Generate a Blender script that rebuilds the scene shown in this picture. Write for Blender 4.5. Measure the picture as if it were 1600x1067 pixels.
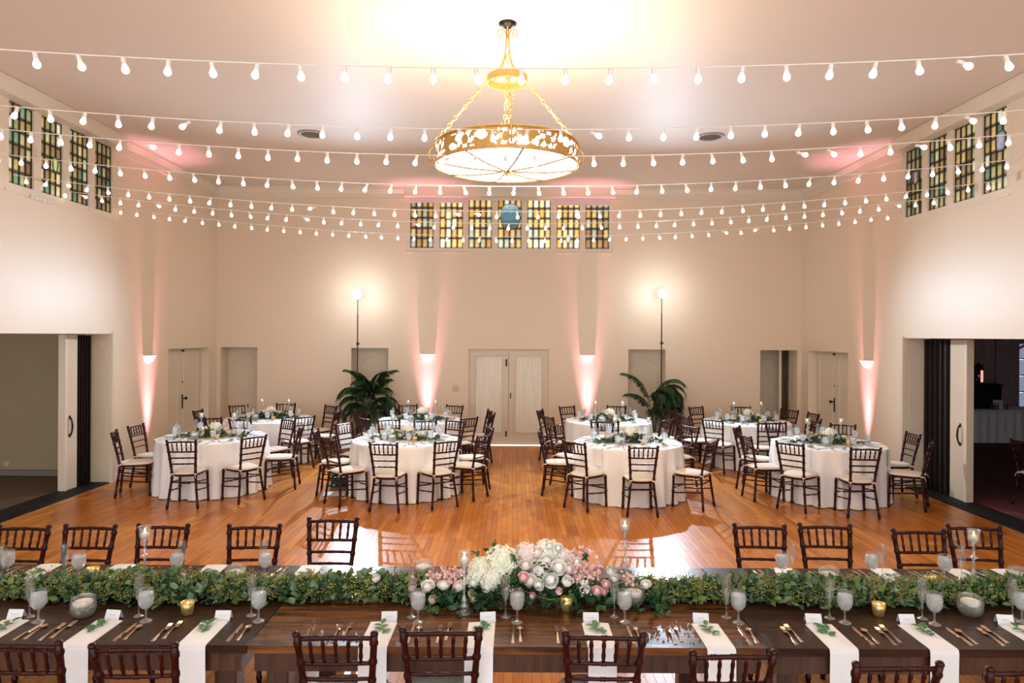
import bpy, math, random
from mathutils import Vector, Matrix
random.seed(7)
PI = math.pi
sc = bpy.context.scene
for o in list(bpy.data.objects): bpy.data.objects.remove(o)
COL = sc.collection

# ------------------------------------------------------------------ camera
H = 2.31; F = 1066.7; CX, CY = 800.0, 524.0; ROLL = 0.0055
cd = bpy.data.cameras.new('camera'); cam = bpy.data.objects.new('camera', cd); COL.objects.link(cam)
cd.sensor_width = 36.0; cd.lens = 36.0 * F / 1600.0
cd.shift_y = -9.5 / 1600.0; cd.clip_end = 200
cam.matrix_world = Matrix.Translation((0, 0, H)) @ Matrix.Rotation(PI/2, 4, 'X') @ Matrix.Rotation(ROLL, 4, 'Z')
sc.camera = cam
# ------------------------------------------------------------------ world, exposure
w = bpy.data.worlds.new('world'); sc.world = w; w.use_nodes = True
w.node_tree.nodes['Background'].inputs[0].default_value = (0.93, 0.97, 1.0, 1)
w.node_tree.nodes['Background'].inputs[1].default_value = 1.25
sc.view_settings.view_transform = 'Standard'; sc.view_settings.look = 'None'
sc.view_settings.exposure = 1.10; sc.view_settings.gamma = 1.0; sc.view_settings.use_curve_mapping = False
sc.cycles.max_bounces = 7; sc.cycles.diffuse_bounces = 4; sc.cycles.glossy_bounces = 3; sc.cycles.transparent_max_bounces = 12; sc.cycles.caustics_reflective = False; sc.cycles.caustics_refractive = False
CHAND_GLOW = 10.0; CHAND_UP = 18.0; FLASH_W = 470.0; PINK_W = 3.9; BULB_E = 2.3
WARM = (1.0, 0.70, 0.46)

# ------------------------------------------------------------------ pixel helpers (1600x1067 frame)
def ray(px, py):
    u = px - CX; v = CY - py
    return (u - ROLL*v) / F, (v + ROLL*u) / F
def at_y(px, py, Y):
    a, b = ray(px, py); return Vector((a*Y, Y, H + b*Y))
def at_z(px, py, Z):
    a, b = ray(px, py); Y = (Z - H) / b; return Vector((a*Y, Y, Z))

# ------------------------------------------------------------------ mesh builder
class MB:
    def __init__(s): s.v = []; s.f = []
    def add(s, vs, fs):
        n = len(s.v); s.v += [tuple(p) for p in vs]; s.f += [tuple(i+n for i in f) for f in fs]; return s
    def box(s, x0, x1, y0, y1, z0, z1):
        return s.add([(x0,y0,z0),(x1,y0,z0),(x1,y1,z0),(x0,y1,z0),(x0,y0,z1),(x1,y0,z1),(x1,y1,z1),(x0,y1,z1)],
                     [(0,3,2,1),(4,5,6,7),(0,1,5,4),(1,2,6,5),(2,3,7,6),(3,0,4,7)])
    def bbox(s, x0, x1, y0, y1, z0, z1, b):
        vs = []
        for z, e in ((z0, b), (z0+b, 0), (z1-b, 0), (z1, b)):
            X0, X1, Y0, Y1 = x0+e, x1-e, y0+e, y1-e
            c = b
            vs += [(X0+c,Y0,z),(X1-c,Y0,z),(X1,Y0+c,z),(X1,Y1-c,z),(X1-c,Y1,z),(X0+c,Y1,z),(X0,Y1-c,z),(X0,Y0+c,z)]
        fs = [tuple(range(7,-1,-1)), tuple(range(24,32))]
        for k in range(3):
            for i in range(8):
                j = (i+1) % 8; fs.append((k*8+i, k*8+j, k*8+8+j, k*8+8+i))
        return s.add(vs, fs)
    def tube(s, pts, rad, n=8, cap=True, closed=False):
        pts = [Vector(p) for p in pts]; m = len(pts)
        if not hasattr(rad, '__len__'): rad = [rad]*m
        vs = []; fs = []; up = None
        for i, p in enumerate(pts):
            if closed: d = pts[(i+1) % m] - pts[(i-1) % m]
            else: d = pts[min(i+1, m-1)] - pts[max(i-1, 0)]
            if d.length < 1e-9: d = Vector((0,0,1))
            d.normalize()
            if up is None:
                up = Vector((0,0,1)) if abs(d.z) < .9 else Vector((1,0,0))
            a = up - d*up.dot(d)
            if a.length < 1e-6: a = d.orthogonal()
            a.normalize(); b = d.cross(a); up = a
            for k in range(n):
                t = 2*PI*k/n; vs.append(p + (a*math.cos(t) + b*math.sin(t))*rad[i])
        for i in range(m if closed else m-1):
            i2 = (i+1) % m
            for k in range(n):
                k2 = (k+1) % n; fs.append((i*n+k, i*n+k2, i2*n+k2, i2*n+k))
        if cap and not closed:
            fs.append(tuple(range(n-1,-1,-1))); fs.append(tuple(range((m-1)*n, m*n)))
        return s.add(vs, fs)
    def lathe(s, prof, n=16, c=(0,0,0)):
        vs = []; fs = []; m = len(prof)
        for r, z in prof:
            for k in range(n):
                t = 2*PI*k/n; vs.append((c[0]+r*math.cos(t), c[1]+r*math.sin(t), c[2]+z))
        for i in range(m-1):
            for k in range(n):
                k2 = (k+1) % n; fs.append((i*n+k, i*n+k2, (i+1)*n+k2, (i+1)*n+k))
        if prof[0][0] > 1e-6: fs.append(tuple(range(n-1,-1,-1)))
        if prof[-1][0] > 1e-6 : fs.append(tuple(range((m-1)*n, m*n)))
        return s.add(vs, fs)
    def shell(s, prof, n=16, c=(0,0,0)):      # open lathe, no caps
        vs = []; fs = []; m = len(prof)
        for r, z in prof:
            for k in range(n):
                t = 2*PI*k/n; vs.append((c[0]+r*math.cos(t), c[1]+r*math.sin(t), c[2]+z))
        for i in range(m-1):
            for k in range(n):
                k2 = (k+1) % n; fs.append((i*n+k, i*n+k2, (i+1)*n+k2, (i+1)*n+k))
        return s.add(vs, fs)
    def grid(s, fn, nu, nv):
        vs = [fn(i/nu, j/nv) for j in range(nv+1) for i in range(nu+1)]
        fs = [(j*(nu+1)+i, j*(nu+1)+i+1, (j+1)*(nu+1)+i+1, (j+1)*(nu+1)+i) for j in range(nv) for i in range(nu)]
        return s.add(vs, fs)
    def prism(s, poly, y0, y1):               # xz outline extruded along y
        n = len(poly)
        vs = [(x, y0, z) for x, z in poly] + [(x, y1, z) for x, z in poly]
        fs = [tuple(range(n)), tuple(range(2*n-1, n-1, -1))]
        for i in range(n):
            j = (i+1) % n; fs.append((i, n+i, n+j, j))
        return s.add(vs, fs)
    def merge(s, mb, M):
        return s.add([M @ Vector(p) for p in mb.v], mb.f)
    def mesh(s, name, mat, smooth=False):
        me = bpy.data.meshes.new(name); me.from_pydata(s.v, [], s.f)
        if smooth: me.polygons.foreach_set('use_smooth', [True]*len(me.polygons))
        if mat: me.materials.append(mat)
        me.update(); return me
    def build(s, name, mat, parent=None, smooth=False, loc=None, rz=None):
        return inst(name, s.mesh(name, mat, smooth), parent, loc, rz)

def inst(name, me, parent=None, loc=None, rz=None, rot=None, scale=None):
    o = bpy.data.objects.new(name, me); COL.objects.link(o)
    if parent: o.parent = parent
    if loc is not None: o.location = loc
    if rz is not None: o.rotation_euler = (0, 0, rz)
    if rot is not None: o.rotation_euler = rot
    if scale is not None: o.scale = (scale,)*3 if not hasattr(scale, '__len__') else scale
    return o
def tag(o, label, cat, group=None, kind=None):
    if label: o['label'] = label
    if cat: o['category'] = cat
    if group: o['group'] = group
    if kind: o['kind'] = kind
    return o
def thing(name, label, cat, loc=(0,0,0), rz=0.0, group=None):
    return tag(inst(name, None, None, loc, rz), label, cat, group)
def struct(o, label, cat):
    return tag(o, label, cat, None, 'structure')
KIDS = {}
def dup(o, loc=None, rz=None, label=None, group=None, parent=None):
    c = o.copy(); COL.objects.link(c)
    if parent: c.parent = parent
    if loc is not None: c.location = loc
    if rz is not None: c.rotation_euler = (0, 0, rz)
    if label: c['label'] = label
    if group: c['group'] = group
    if o not in KIDS: KIDS[o] = list(o.children)
    for ch in KIDS[o]: dup(ch, parent=c)
    return c

# ------------------------------------------------------------------ materials
def nt(m): return m.node_tree.nodes, m.node_tree.links
def pmat(name, col, rough=.5, metal=0.0, spec=.5, coat=0.0, noise=None, bump=None, sheen=0.0, trans=0.0, emis=None, estr=0.0, sss=0.0):
    m = bpy.data.materials.new(name); m.use_nodes = True; N, L = nt(m); b = N['Principled BSDF']
    b.inputs['Base Color'].default_value = (*col, 1); b.inputs['Roughness'].default_value = rough
    b.inputs['Metallic'].default_value = metal; b.inputs['Specular IOR Level'].default_value = spec
    b.inputs['Coat Weight'].default_value = coat; b.inputs['Coat Roughness'].default_value = .12
    b.inputs['Sheen Weight'].default_value = sheen; b.inputs['Transmission Weight'].default_value = trans
    if emis: b.inputs['Emission Color'].default_value = (*emis, 1); b.inputs['Emission Strength'].default_value = estr
    if noise or bump:
        tc = N.new('ShaderNodeTexCoord')
    if noise:      # (scale, amount, colour2)
        sc_, amt, c2 = noise
        nz = N.new('ShaderNodeTexNoise'); nz.inputs['Scale'].default_value = sc_; nz.inputs['Detail'].default_value = 5
        L.new(tc.outputs['Object'], nz.inputs['Vector'])
        mx = N.new('ShaderNodeMix'); mx.data_type = 'RGBA'
        mx.inputs[6].default_value = (*col, 1); mx.inputs[7].default_value = (*c2, 1)
        mr = N.new('ShaderNodeMapRange'); mr.inputs[1].default_value = .35; mr.inputs[2].default_value = .7; mr.inputs[4].default_value = amt
        L.new(nz.outputs['Fac'], mr.inputs[0]); L.new(mr.outputs[0], mx.inputs[0]); L.new(mx.outputs[2], b.inputs['Base Color'])
    if bump:       # (scale, strength, distance)
        nb = N.new('ShaderNodeTexNoise'); nb.inputs['Scale'].default_value = bump[0]; nb.inputs['Detail'].default_value = 4
        L.new(tc.outputs['Object'], nb.inputs['Vector'])
        bp = N.new('ShaderNodeBump'); bp.inputs['Strength'].default_value = bump[1]; bp.inputs['Distance'].default_value = bump[2]
        L.new(nb.outputs['Fac'], bp.inputs['Height']); L.new(bp.outputs[0], b.inputs['Normal'])
    return m
def rand_mat(name, cols, rough=.5, spec=.4, island=True, coat=0.0):
    """colour picked per object and per mesh island from a ramp"""
    m = pmat(name, cols[0], rough, spec=spec, coat=coat); N, L = nt(m); b = N['Principled BSDF']
    oi = N.new('ShaderNodeObjectInfo'); ad = N.new('ShaderNodeMath'); ad.operation = 'ADD'; fr = N.new('ShaderNodeMath'); fr.operation = 'FRACT'
    L.new(oi.outputs['Random'], ad.inputs[0])
    if island:
        ge = N.new('ShaderNodeNewGeometry'); L.new(ge.outputs['Random Per Island'], ad.inputs[1])
    else: ad.inputs[1].default_value = 0
    L.new(ad.outputs[0], fr.inputs[0])
    rp = N.new('ShaderNodeValToRGB'); el = rp.color_ramp.elements
    for i, c in enumerate(cols):
        p = i/(len(cols)-1)
        e = el[0] if i == 0 else (el[len(el)-1] if i == len(cols)-1 else el.new(p))
        e.position = p; e.color = (*c, 1)
    L.new(fr.outputs[0], rp.inputs[0]); L.new(rp.outputs[0], b.inputs['Base Color'])
    m['ramp'] = rp.name
    return m
def emat(name, col, s):
    m = bpy.data.materials.new(name); m.use_nodes = True; N, L = nt(m)
    N.remove(N['Principled BSDF']); e = N.new('ShaderNodeEmission'); e.inputs[0].default_value = (*col, 1); e.inputs[1].default_value = s
    L.new(e.outputs[0], N['Material Output'].inputs[0]); return m
def glassy(name, tint=(1,1,1), gloss=.12, frost=0.0, fcol=(.9,.93,.95), rough=.03):
    m = bpy.data.materials.new(name); m.use_nodes = True; N, L = nt(m); N.remove(N['Principled BSDF'])
    t = N.new('ShaderNodeBsdfTransparent'); t.inputs[0].default_value = (*tint, 1)
    g = N.new('ShaderNodeBsdfGlossy'); g.inputs['Roughness'].default_value = rough
    lw = N.new('ShaderNodeLayerWeight'); lw.inputs[0].default_value = .35
    mr = N.new('ShaderNodeMapRange'); mr.inputs[3].default_value = gloss; mr.inputs[4].default_value = .5
    L.new(lw.outputs['Facing'], mr.inputs[0])
    mx = N.new('ShaderNodeMixShader'); L.new(mr.outputs[0], mx.inputs[0]); L.new(t.outputs[0], mx.inputs[1]); L.new(g.outputs[0], mx.inputs[2])
    last = mx
    if frost > 0:
        d = N.new('ShaderNodeBsdfDiffuse'); d.inputs[0].default_value = (*fcol, 1)
        tl = N.new('ShaderNodeBsdfTranslucent'); tl.inputs[0].default_value = (*fcol, 1)
        a = N.new('ShaderNodeMixShader'); a.inputs[0].default_value = .5; L.new(d.outputs[0], a.inputs[1]); L.new(tl.outputs[0], a.inputs[2])
        m2 = N.new('ShaderNodeMixShader'); m2.inputs[0].default_value = frost
        L.new(last.outputs[0], m2.inputs[1]); L.new(a.outputs[0], m2.inputs[2]); last = m2
    L.new(last.outputs[0], N['Material Output'].inputs[0]); return m
def wood(name, c1, c2, rough=.3, coat=.4, axis='X', scale=3.0, spec=.5, bump=.15):
    m = pmat(name, c1, rough, spec=spec, coat=coat); N, L = nt(m); b = N['Principled BSDF']
    tc = N.new('ShaderNodeTexCoord'); mp = N.new('ShaderNodeMapping')
    s = [scale*6]*3; s['XYZ'.index(axis)] = scale*.7; mp.inputs['Scale'].default_value = s
    oi = N.new('ShaderNodeObjectInfo'); sc_ = N.new('ShaderNodeVectorMath'); sc_.operation = 'SCALE'; sc_.inputs[0].default_value = (7, 13, 3)
    L.new(oi.outputs['Random'], sc_.inputs['Scale']); ad = N.new('ShaderNodeVectorMath')
    L.new(tc.outputs['Object'], ad.inputs[0]); L.new(sc_.outputs[0], ad.inputs[1]); L.new(ad.outputs[0], mp.inputs[0])
    nz = N.new('ShaderNodeTexNoise'); nz.inputs['Scale'].default_value = 1.6; nz.inputs['Detail'].default_value = 6; nz.inputs['Distortion'].default_value = .6
    L.new(mp.outputs[0], nz.inputs['Vector'])
    rp = N.new('ShaderNodeValToRGB'); rp.color_ramp.elements[0].position = .35; rp.color_ramp.elements[1].position = .7
    rp.color_ramp.elements[0].color = (*c1, 1); rp.color_ramp.elements[1].color = (*c2, 1)
    L.new(nz.outputs['Fac'], rp.inputs[0]); L.new(rp.outputs[0], b.inputs['Base Color'])
    if bump:
        bp = N.new('ShaderNodeBump'); bp.inputs['Strength'].default_value = bump; bp.inputs['Distance'].default_value = .002
        L.new(nz.outputs['Fac'], bp.inputs['Height']); L.new(bp.outputs[0], b.inputs['Normal'])
    return m

M_wall = pmat('wall_paint', (.80,.665,.505), .46, spec=.45, noise=(1.3, .35, (.76,.63,.485)), bump=(14, .12, .01))
M_ceil = pmat('ceiling_paint', (.78,.67,.58), .55, spec=.12, noise=(.9, .35, (.75,.66,.57)), bump=(40, .12, .006))
M_trim = pmat('trim_paint', (.80,.70,.57), .4, spec=.4, noise=(3, .3, (.76,.65,.52)))
M_door = pmat('door_paint', (.74,.64,.50), .4, spec=.4, noise=(2.2, .4, (.68,.58,.44)))
M_groove = pmat('door_groove', (.45,.36,.26), .6)
M_black = pmat('matte_black', (.010,.009,.009), .65, spec=.2, noise=(8, .5, (.02,.018,.016)))
M_iron = pmat('black_iron', (.015,.012,.01), .4, metal=.6, noise=(30, .6, (.03,.025,.02)))
M_stand = pmat('stand_black', (.02,.02,.022), .45, metal=.3, noise=(20, .5, (.035,.035,.04)))
M_slat = wood('dark_slat', (.010,.007,.006), (.020,.012,.010), .6, 0, 'Z', spec=.2)
M_mahog = wood('mahogany', (.020,.0028,.0028), (.042,.006,.005), .30, .05, 'Z', 6, spec=.22, bump=.05)
M_cush = pmat('cushion_fabric', (.82,.73,.62), .85, sheen=.2, noise=(25, .35, (.76,.67,.56)), bump=(180, .2, .002))
M_cloth = pmat('table_linen', (.92,.91,.91), .85, sheen=.2, noise=(6, .3, (.85,.835,.83)), bump=(220, .15, .002))
M_napkin = pmat('napkin_linen', (.84,.87,.90), .8, sheen=.2, noise=(30, .3, (.82,.82,.84)), bump=(260, .15, .001))
M_card = pmat('card_paper', (.80,.81,.83), .7, noise=(40, .2, (.77,.78,.80)))
M_ink = pmat('grey_ink', (.45,.47,.52), .7, noise=(60, .3, (.5,.5,.55)))
M_ltable = wood('farm_table_wood', (.022,.009,.004), (.20,.075,.025), .25, .10, 'X', 2.2, spec=.35, bump=.5)
M_ltable2 = wood('farm_table_dark', (.018,.008,.005), (.050,.020,.010), .32, .04, 'X', 2.2, spec=.22, bump=.4)
M_tleg = wood('farm_leg_wood', (.03,.012,.007), (.08,.03,.014), .4, .3, 'Z', 3)
M_ply = wood('plywood', (.35,.22,.12), (.45,.3,.17), .6, 0, 'X')
M_gold = pmat('gold_leaf', (.62,.36,.10), .42, metal=.55, noise=(18, .6, (.78,.52,.20)))
M_goldd = pmat('gold_dark', (.06,.026,.007), .6, metal=0, noise=(25, .5, (.09,.04,.011)))
M_glow = emat('lamp_diffuser', (1.0,.79,.54), CHAND_GLOW)
M_glow2 = emat('side_diffuser', (1.0,.84,.62), 3.0)
M_bulb = emat('bulb_glow', (1.0,.86,.70), BULB_E)
M_bulbgl = glassy('bulb_glass', (1,.96,.9), .10, .12, (1,.92,.8))
M_sock = pmat('white_plastic', (.85,.83,.80), .4, noise=(30, .2, (.8,.78,.75)))
M_cable = pmat('white_cable', (.86,.83,.79), .5, noise=(30, .2, (.8,.78,.75)))
M_glass = glassy('clear_glass', (.97,.985,.98), .10, .05)
M_glassf = glassy('dewy_glass', (.98,.99,.99), .08, .09)
M_water = glassy('ice_water', (.97,.985,.99), .04, .34, (.93,.96,.97), .2)
M_crystal = glassy('crystal', (.95,.96,.96), .22, .12)
M_mercury = pmat('mercury_glass', (.60,.42,.14), .3, metal=.75, noise=(60, .8, (.85,.70,.35)), bump=(90, .5, .004))
M_candle = pmat('white_wax', (.88,.84,.76), .5, noise=(20, .2, (.85,.8,.7)))
M_flame = emat('flame', (1,.62,.22), 14.0)
M_silver = pmat('champagne_silver', (.62,.47,.36), .22, metal=1.0, noise=(30, .3, (.72,.58,.46)))
M_leafs = rand_mat('leaf_green', [(.04,.09,.035),(.075,.15,.055),(.11,.19,.11),(.15,.24,.15),(.20,.27,.07),(.06,.12,.04),(.22,.24,.06)], .5)
M_ivy = rand_mat('ivy_green', [(.018,.06,.022),(.03,.09,.03),(.05,.13,.045)], .4)
M_olive = rand_mat('olive_leaf', [(.05,.08,.02),(.09,.13,.03),(.12,.16,.04)], .5)
M_seed = rand_mat('seed_clusters', [(.26,.28,.05),(.36,.34,.08),(.28,.18,.07)], .6)
M_sprig = rand_mat('sprig_leaf', [(.05,.16,.06),(.08,.22,.08)], .45)
M_palm = rand_mat('palm_leaf', [(.010,.028,.016),(.02,.06,.02),(.035,.10,.02)], .45)
M_stem = pmat('green_stem', (.16,.24,.04), .5, noise=(20, .4, (.1,.16,.03)))
M_trunk = pmat('palm_stem', (.05,.04,.02), .7, noise=(20, .5, (.08,.07,.03)))
M_white_fl = rand_mat('white_petal', [(.95,.93,.84),(.97,.96,.92),(.95,.91,.85)], .6)
M_green_fl = rand_mat('hydrangea_petal', [(.90,.92,.72),(.95,.95,.86),(.94,.93,.78)], .6)
M_blush_fl = rand_mat('blush_petal', [(.94,.79,.73),(.95,.86,.81),(.95,.90,.86)], .6)
M_pink_fl = rand_mat('pink_petal', [(.88,.50,.50),(.92,.62,.60),(.94,.74,.70)], .6)
M_peach_fl = rand_mat('peach_petal', [(.84,.62,.45),(.86,.74,.56)], .6)
M_sub = pmat('subfloor', (.06,.02,.006), .6, noise=(4, .4, (.07,.03,.01)))
M_concrete = pmat('side_room_floor', (.16,.105,.065), .6, spec=.25, noise=(2, .6, (.11,.075,.05)))
M_carpet = pmat('red_carpet', (.16,.045,.045), .9, noise=(3, .6, (.11,.03,.035)))
M_greywall = pmat('grey_green_wall', (.42,.32,.195), .6, spec=.2, noise=(1.5, .5, (.37,.28,.17)), bump=(60, .2, .004))
M_stone = pmat('stone_base', (.22,.19,.16), .6, noise=(3, .5, (.17,.15,.13)))
M_darkwall = pmat('bar_room_wall', (.50,.38,.33), .7, noise=(2, .5, (.45,.34,.30)))
M_green = pmat('green_bag', (.005,.06,.045), .6, noise=(10, .4, (.01,.085,.06)))
M_terra = pmat('dark_pot', (.05,.035,.03), .6, noise=(10, .4, (.08,.05,.04)))
M_soil = pmat('soil', (.03,.02,.015), .9, noise=(40, .5, (.05,.035,.025)))
M_vent = pmat('vent_metal', (.42,.37,.33), .5, noise=(20, .3, (.36,.32,.28)))
M_sconce = pmat('sconce_plaster', (.9,.86,.82), .5, noise=(10, .2, (.86,.82,.78)))
M_ivory = pmat('ivory_plate', (.62,.52,.38), .5, noise=(20, .3, (.56,.46,.34)))
M_lead = pmat('lead_came', (.025,.018,.013), .5, metal=.3, noise=(40, .5, (.04,.03,.02)))
M_curt = pmat('sheer_curtain', (.92,.88,.78), .9, noise=(12, .3, (.88,.83,.72)), sheen=.2)
M_darkglass = glassy('dark_bottle', (.08,.10,.08), .12)
M_strobe = emat('strobe_dome', (.90,.95,1.0), 60.0)

def floor_mat():
    m = rand_mat('maple_strip', [(.40,.118,.014),(.58,.200,.028),(.50,.160,.020),(.64,.245,.040),(.44,.136,.017),(.60,.215,.032)], .29, .26, coat=.06)
    N, L = nt(m); b = N['Principled BSDF']; rp = N[m['ramp']]
    tc = N.new('ShaderNodeTexCoord'); mp = N.new('ShaderNodeMapping'); mp.inputs['Scale'].default_value = (40, 2.2, 40)
    L.new(tc.outputs['Object'], mp.inputs[0]); nz = N.new('ShaderNodeTexNoise'); nz.inputs['Scale'].default_value = 1.2; nz.inputs['Detail'].default_value = 5
    L.new(mp.outputs[0], nz.inputs['Vector'])
    mr = N.new('ShaderNodeMapRange'); mr.inputs[1].default_value = .3; mr.inputs[2].default_value = .75; mr.inputs[3].default_value = .78; mr.inputs[4].default_value = 1.12
    L.new(nz.outputs['Fac'], mr.inputs[0])
    mx = N.new('ShaderNodeMix'); mx.data_type = 'RGBA'; mx.blend_type = 'MULTIPLY'; mx.inputs[0].default_value = 1
    L.new(rp.outputs[0], mx.inputs[6]); L.new(mr.outputs[0], mx.inputs[7]); L.new(mx.outputs[2], b.inputs['Base Color'])
    b.inputs['Coat Roughness'].default_value = .10
    return m
M_floor = floor_mat()
def pane_mat():
    m = bpy.data.materials.new('stained_pane'); m.use_nodes = True; N, L = nt(m); b = N['Principled BSDF']
    oi = N.new('ShaderNodeObjectInfo'); tc = N.new('ShaderNodeTexCoord')
    nz = N.new('ShaderNodeTexNoise'); nz.inputs['Scale'].default_value = 9; nz.inputs['Detail'].default_value = 3
    L.new(tc.outputs['Object'], nz.inputs['Vector'])
    # old pot-metal glass: paint and grime gather along the lead, clear in the middle
    sp = N.new('ShaderNodeSeparateXYZ'); L.new(tc.outputs['Generated'], sp.inputs[0])
    def edge(sock, wdt):
        a = N.new('ShaderNodeMath'); a.operation = 'SUBTRACT'; a.inputs[1].default_value = .5; L.new(sock, a.inputs[0])
        c = N.new('ShaderNodeMath'); c.operation = 'ABSOLUTE'; L.new(a.outputs[0], c.inputs[0])
        r = N.new('ShaderNodeMapRange'); r.interpolation_type = 'SMOOTHSTEP'; r.inputs[1].default_value = wdt; r.inputs[2].default_value = .52; r.inputs[3].default_value = 1; r.inputs[4].default_value = .12
        L.new(c.outputs[0], r.inputs[0]); return r.outputs[0]
    e = N.new('ShaderNodeMath'); e.operation = 'MULTIPLY'; L.new(edge(sp.outputs['X'], .12), e.inputs[0]); L.new(edge(sp.outputs['Z'], .26), e.inputs[1])
    mr = N.new('ShaderNodeMapRange'); mr.inputs[1].default_value = .25; mr.inputs[2].default_value = .75; mr.inputs[3].default_value = .7; mr.inputs[4].default_value = 1.25
    L.new(nz.outputs['Fac'], mr.inputs[0])
    e2 = N.new('ShaderNodeMath'); e2.operation = 'MULTIPLY'; L.new(e.outputs[0], e2.inputs[0]); L.new(mr.outputs[0], e2.inputs[1])
    mx = N.new('ShaderNodeMix'); mx.data_type = 'RGBA'; mx.blend_type = 'MULTIPLY'; mx.inputs[0].default_value = 1
    L.new(oi.outputs['Color'], mx.inputs[6]); L.new(e2.outputs[0], mx.inputs[7])
    L.new(mx.outputs[2], b.inputs['Emission Color'])
    al = N.new('ShaderNodeMath'); al.operation = 'MULTIPLY'; al.inputs[1].default_value = 0.62; L.new(oi.outputs['Alpha'], al.inputs[0])
    L.new(al.outputs[0], b.inputs['Emission Strength'])
    L.new(mx.outputs[2], b.inputs['Base Color']); b.inputs['Roughness'].default_value = .25
    bs = N.new('ShaderNodeMix'); bs.data_type = 'RGBA'; bs.blend_type = 'MULTIPLY'; bs.inputs[0].default_value = 1
    L.new(mx.outputs[2], bs.inputs[6]); bs.inputs[7].default_value = (.25,.25,.25,1); L.new(bs.outputs[2], b.inputs['Base Color'])
    return m
M_pane = pane_mat()

# ------------------------------------------------------------------ lights the room has
def light(name, kind, loc, energy, col, **kw):
    l = bpy.data.lights.new(name, kind); l.energy = energy; l.color = col
    for k, v in kw.items(): setattr(l, k, v)
    o = bpy.data.objects.new(name, l); COL.objects.link(o); o.location = loc; return o
def aim(o, target):
    d = Vector(target) - o.location; o.rotation_euler = d.to_track_quat('-Z', 'Y').to_euler()

# ------------------------------------------------------------------ room shell
D = 14.3; S = D / F; XL, XR = -6.19, 6.06; ZC = 5.39; YR = -2.5
def bx(px): return (px - CX) * S
def bz(py, px=800): return H + (CY + ROLL*(px-CX) - py) * S
def holes_boxes(mb, u0, u1, v0, v1, holes, fn):
    us = sorted(set([u0, u1] + [h[0] for h in holes] + [h[1] for h in holes]))
    vs = sorted(set([v0, v1] + [h[2] for h in holes] + [h[3] for h in holes]))
    us = [u for u in us if u0 <= u <= u1]; vs = [v for v in vs if v0 <= v <= v1]
    for i in range(len(us)-1):
        j = 0
        while j < len(vs)-1:
            uc = (us[i]+us[i+1])/2
            def inh(j): return any(h[0] < uc < h[1] and h[2] < (vs[j]+vs[j+1])/2 < h[3] for h in holes)
            if inh(j): j += 1; continue
            k = j
            while k+1 < len(vs)-1 and not inh(k+1): k += 1
            fn(mb, us[i], us[i+1], vs[j], vs[k+1]); j = k+1
BT = .45
DZ = 2.03
niche = [(bx(345), bx(402)), (bx(549), bx(607)), (bx(982), bx(1040)), (bx(1188), bx(1246))]
cd0, cd1 = bx(732), bx(858)
WBz0, WBz1 = bz(396), bz(309)
wb0, wb1 = bx(634), bx(957)
holes = [(a, b, 0, DZ) for a, b in niche] + [(cd0, cd1, 0, DZ), (wb0, wb1, WBz0, WBz1)]
mb = MB(); holes_boxes(mb, XL-.5, XR+.5, 0, ZC, holes, lambda m, a, b, c, d: m.box(a, b, D, D+BT, c, d))
struct(mb.build('wall_back', M_wall), 'cream painted back wall with door niches and a high stained-glass window', 'wall')
# side walls
LT = .42
OPZ = 2.30; OY1 = 10.60; OY0 = 3.6
sd0, sd1 = 12.30, 13.95
SW0, SW1 = 8.32, 10.62          # side window span in Y
SWz0, SWz1 = 4.10, 5.18
def side_wall(name, x, sgn, label):
    mb = MB(); x2 = x + sgn*LT
    hl = [(OY0, OY1, 0, OPZ), (sd0, sd1, 0, DZ), (SW0, SW1, SWz0, SWz1)]
    holes_boxes(mb, YR, D, 0, ZC, hl, lambda m, a, b, c, d: m.box(min(x,x2), max(x,x2), a, b, c, d))
    return struct(mb.build(name, M_wall), label, 'wall')
side_wall('wall_left', XL, -1, 'cream side wall opening onto the grey-green room')
side_wall('wall_right', XR, 1, 'cream side wall opening onto the dim red-carpeted bar room')
VP = [at_z(px, py, ZC) for px, py in ((487, 209), (1110, 213))]
mb = MB(); holes_boxes(mb, XL-.5, XR+.5, YR, D+.45, [(p.x-.15, p.x+.15, p.y-.15, p.y+.15) for p in VP], lambda m, a, b, c, d: m.box(a, b, c, d, ZC, ZC+.2))
struct(mb.build('ceiling', M_ceil), 'pale plaster ceiling with hanging chandelier and two round vents', 'ceiling')

# ------------------------------------------------------------------ floor: maple strips, each its own piece
fl = struct(MB().box(XL, XR, YR, D, -.06, -.0012).build('floor', M_sub), 'glossy orange maple strip floor', 'floor')
planks = []
x = XL; SWD = .0640; i = 0
while x < XR - 1e-4:
    x1 = min(x + SWD, XR); y = YR + random.uniform(-.9, 0)
    while y < D:
        ln = random.choice((.35, .5, .65, .8, 1.0, 1.25)); y1 = y + ln
        a, b = max(y, YR), min(y1, D)
        if b - a > .02: planks.append((x, x1, a, b))
        y = y1
    x = x1; i += 1
def plank_rank(p):
    xc, yc = (p[0]+p[1])/2, (p[2]+p[3])/2
    inv = abs(xc)/max(p[3], .1) < .76
    if not inv: return 1e9
    if 4.25 < yc < 5.0: return yc + abs(xc)*.6 + 2.0
    if yc > 6.75: return yc - .6*(p[3]-p[2])
    return 1e9
order = sorted(range(len(planks)), key=lambda k: plank_rank(planks[k]))
near = set(order[:290]); G = .0014
PM = {}
def plank_mb(w_, l_): return MB().box(-w_/2+G, w_/2-G, -l_/2+G, l_/2-G, -.018, 0)
stuff = MB()
for k, (a, b, c, d) in enumerate(planks):
    if k in near:
        key = (round(b-a, 4), round(d-c, 3))
        if key not in PM: PM[key] = plank_mb(*key).mesh('plank', M_floor)
        inst('plank', PM[key], fl, ((a+b)/2, (c+d)/2, 0))
    else: stuff.box(a+G, b-G, c+G, d-G, -.018, 0)
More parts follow.
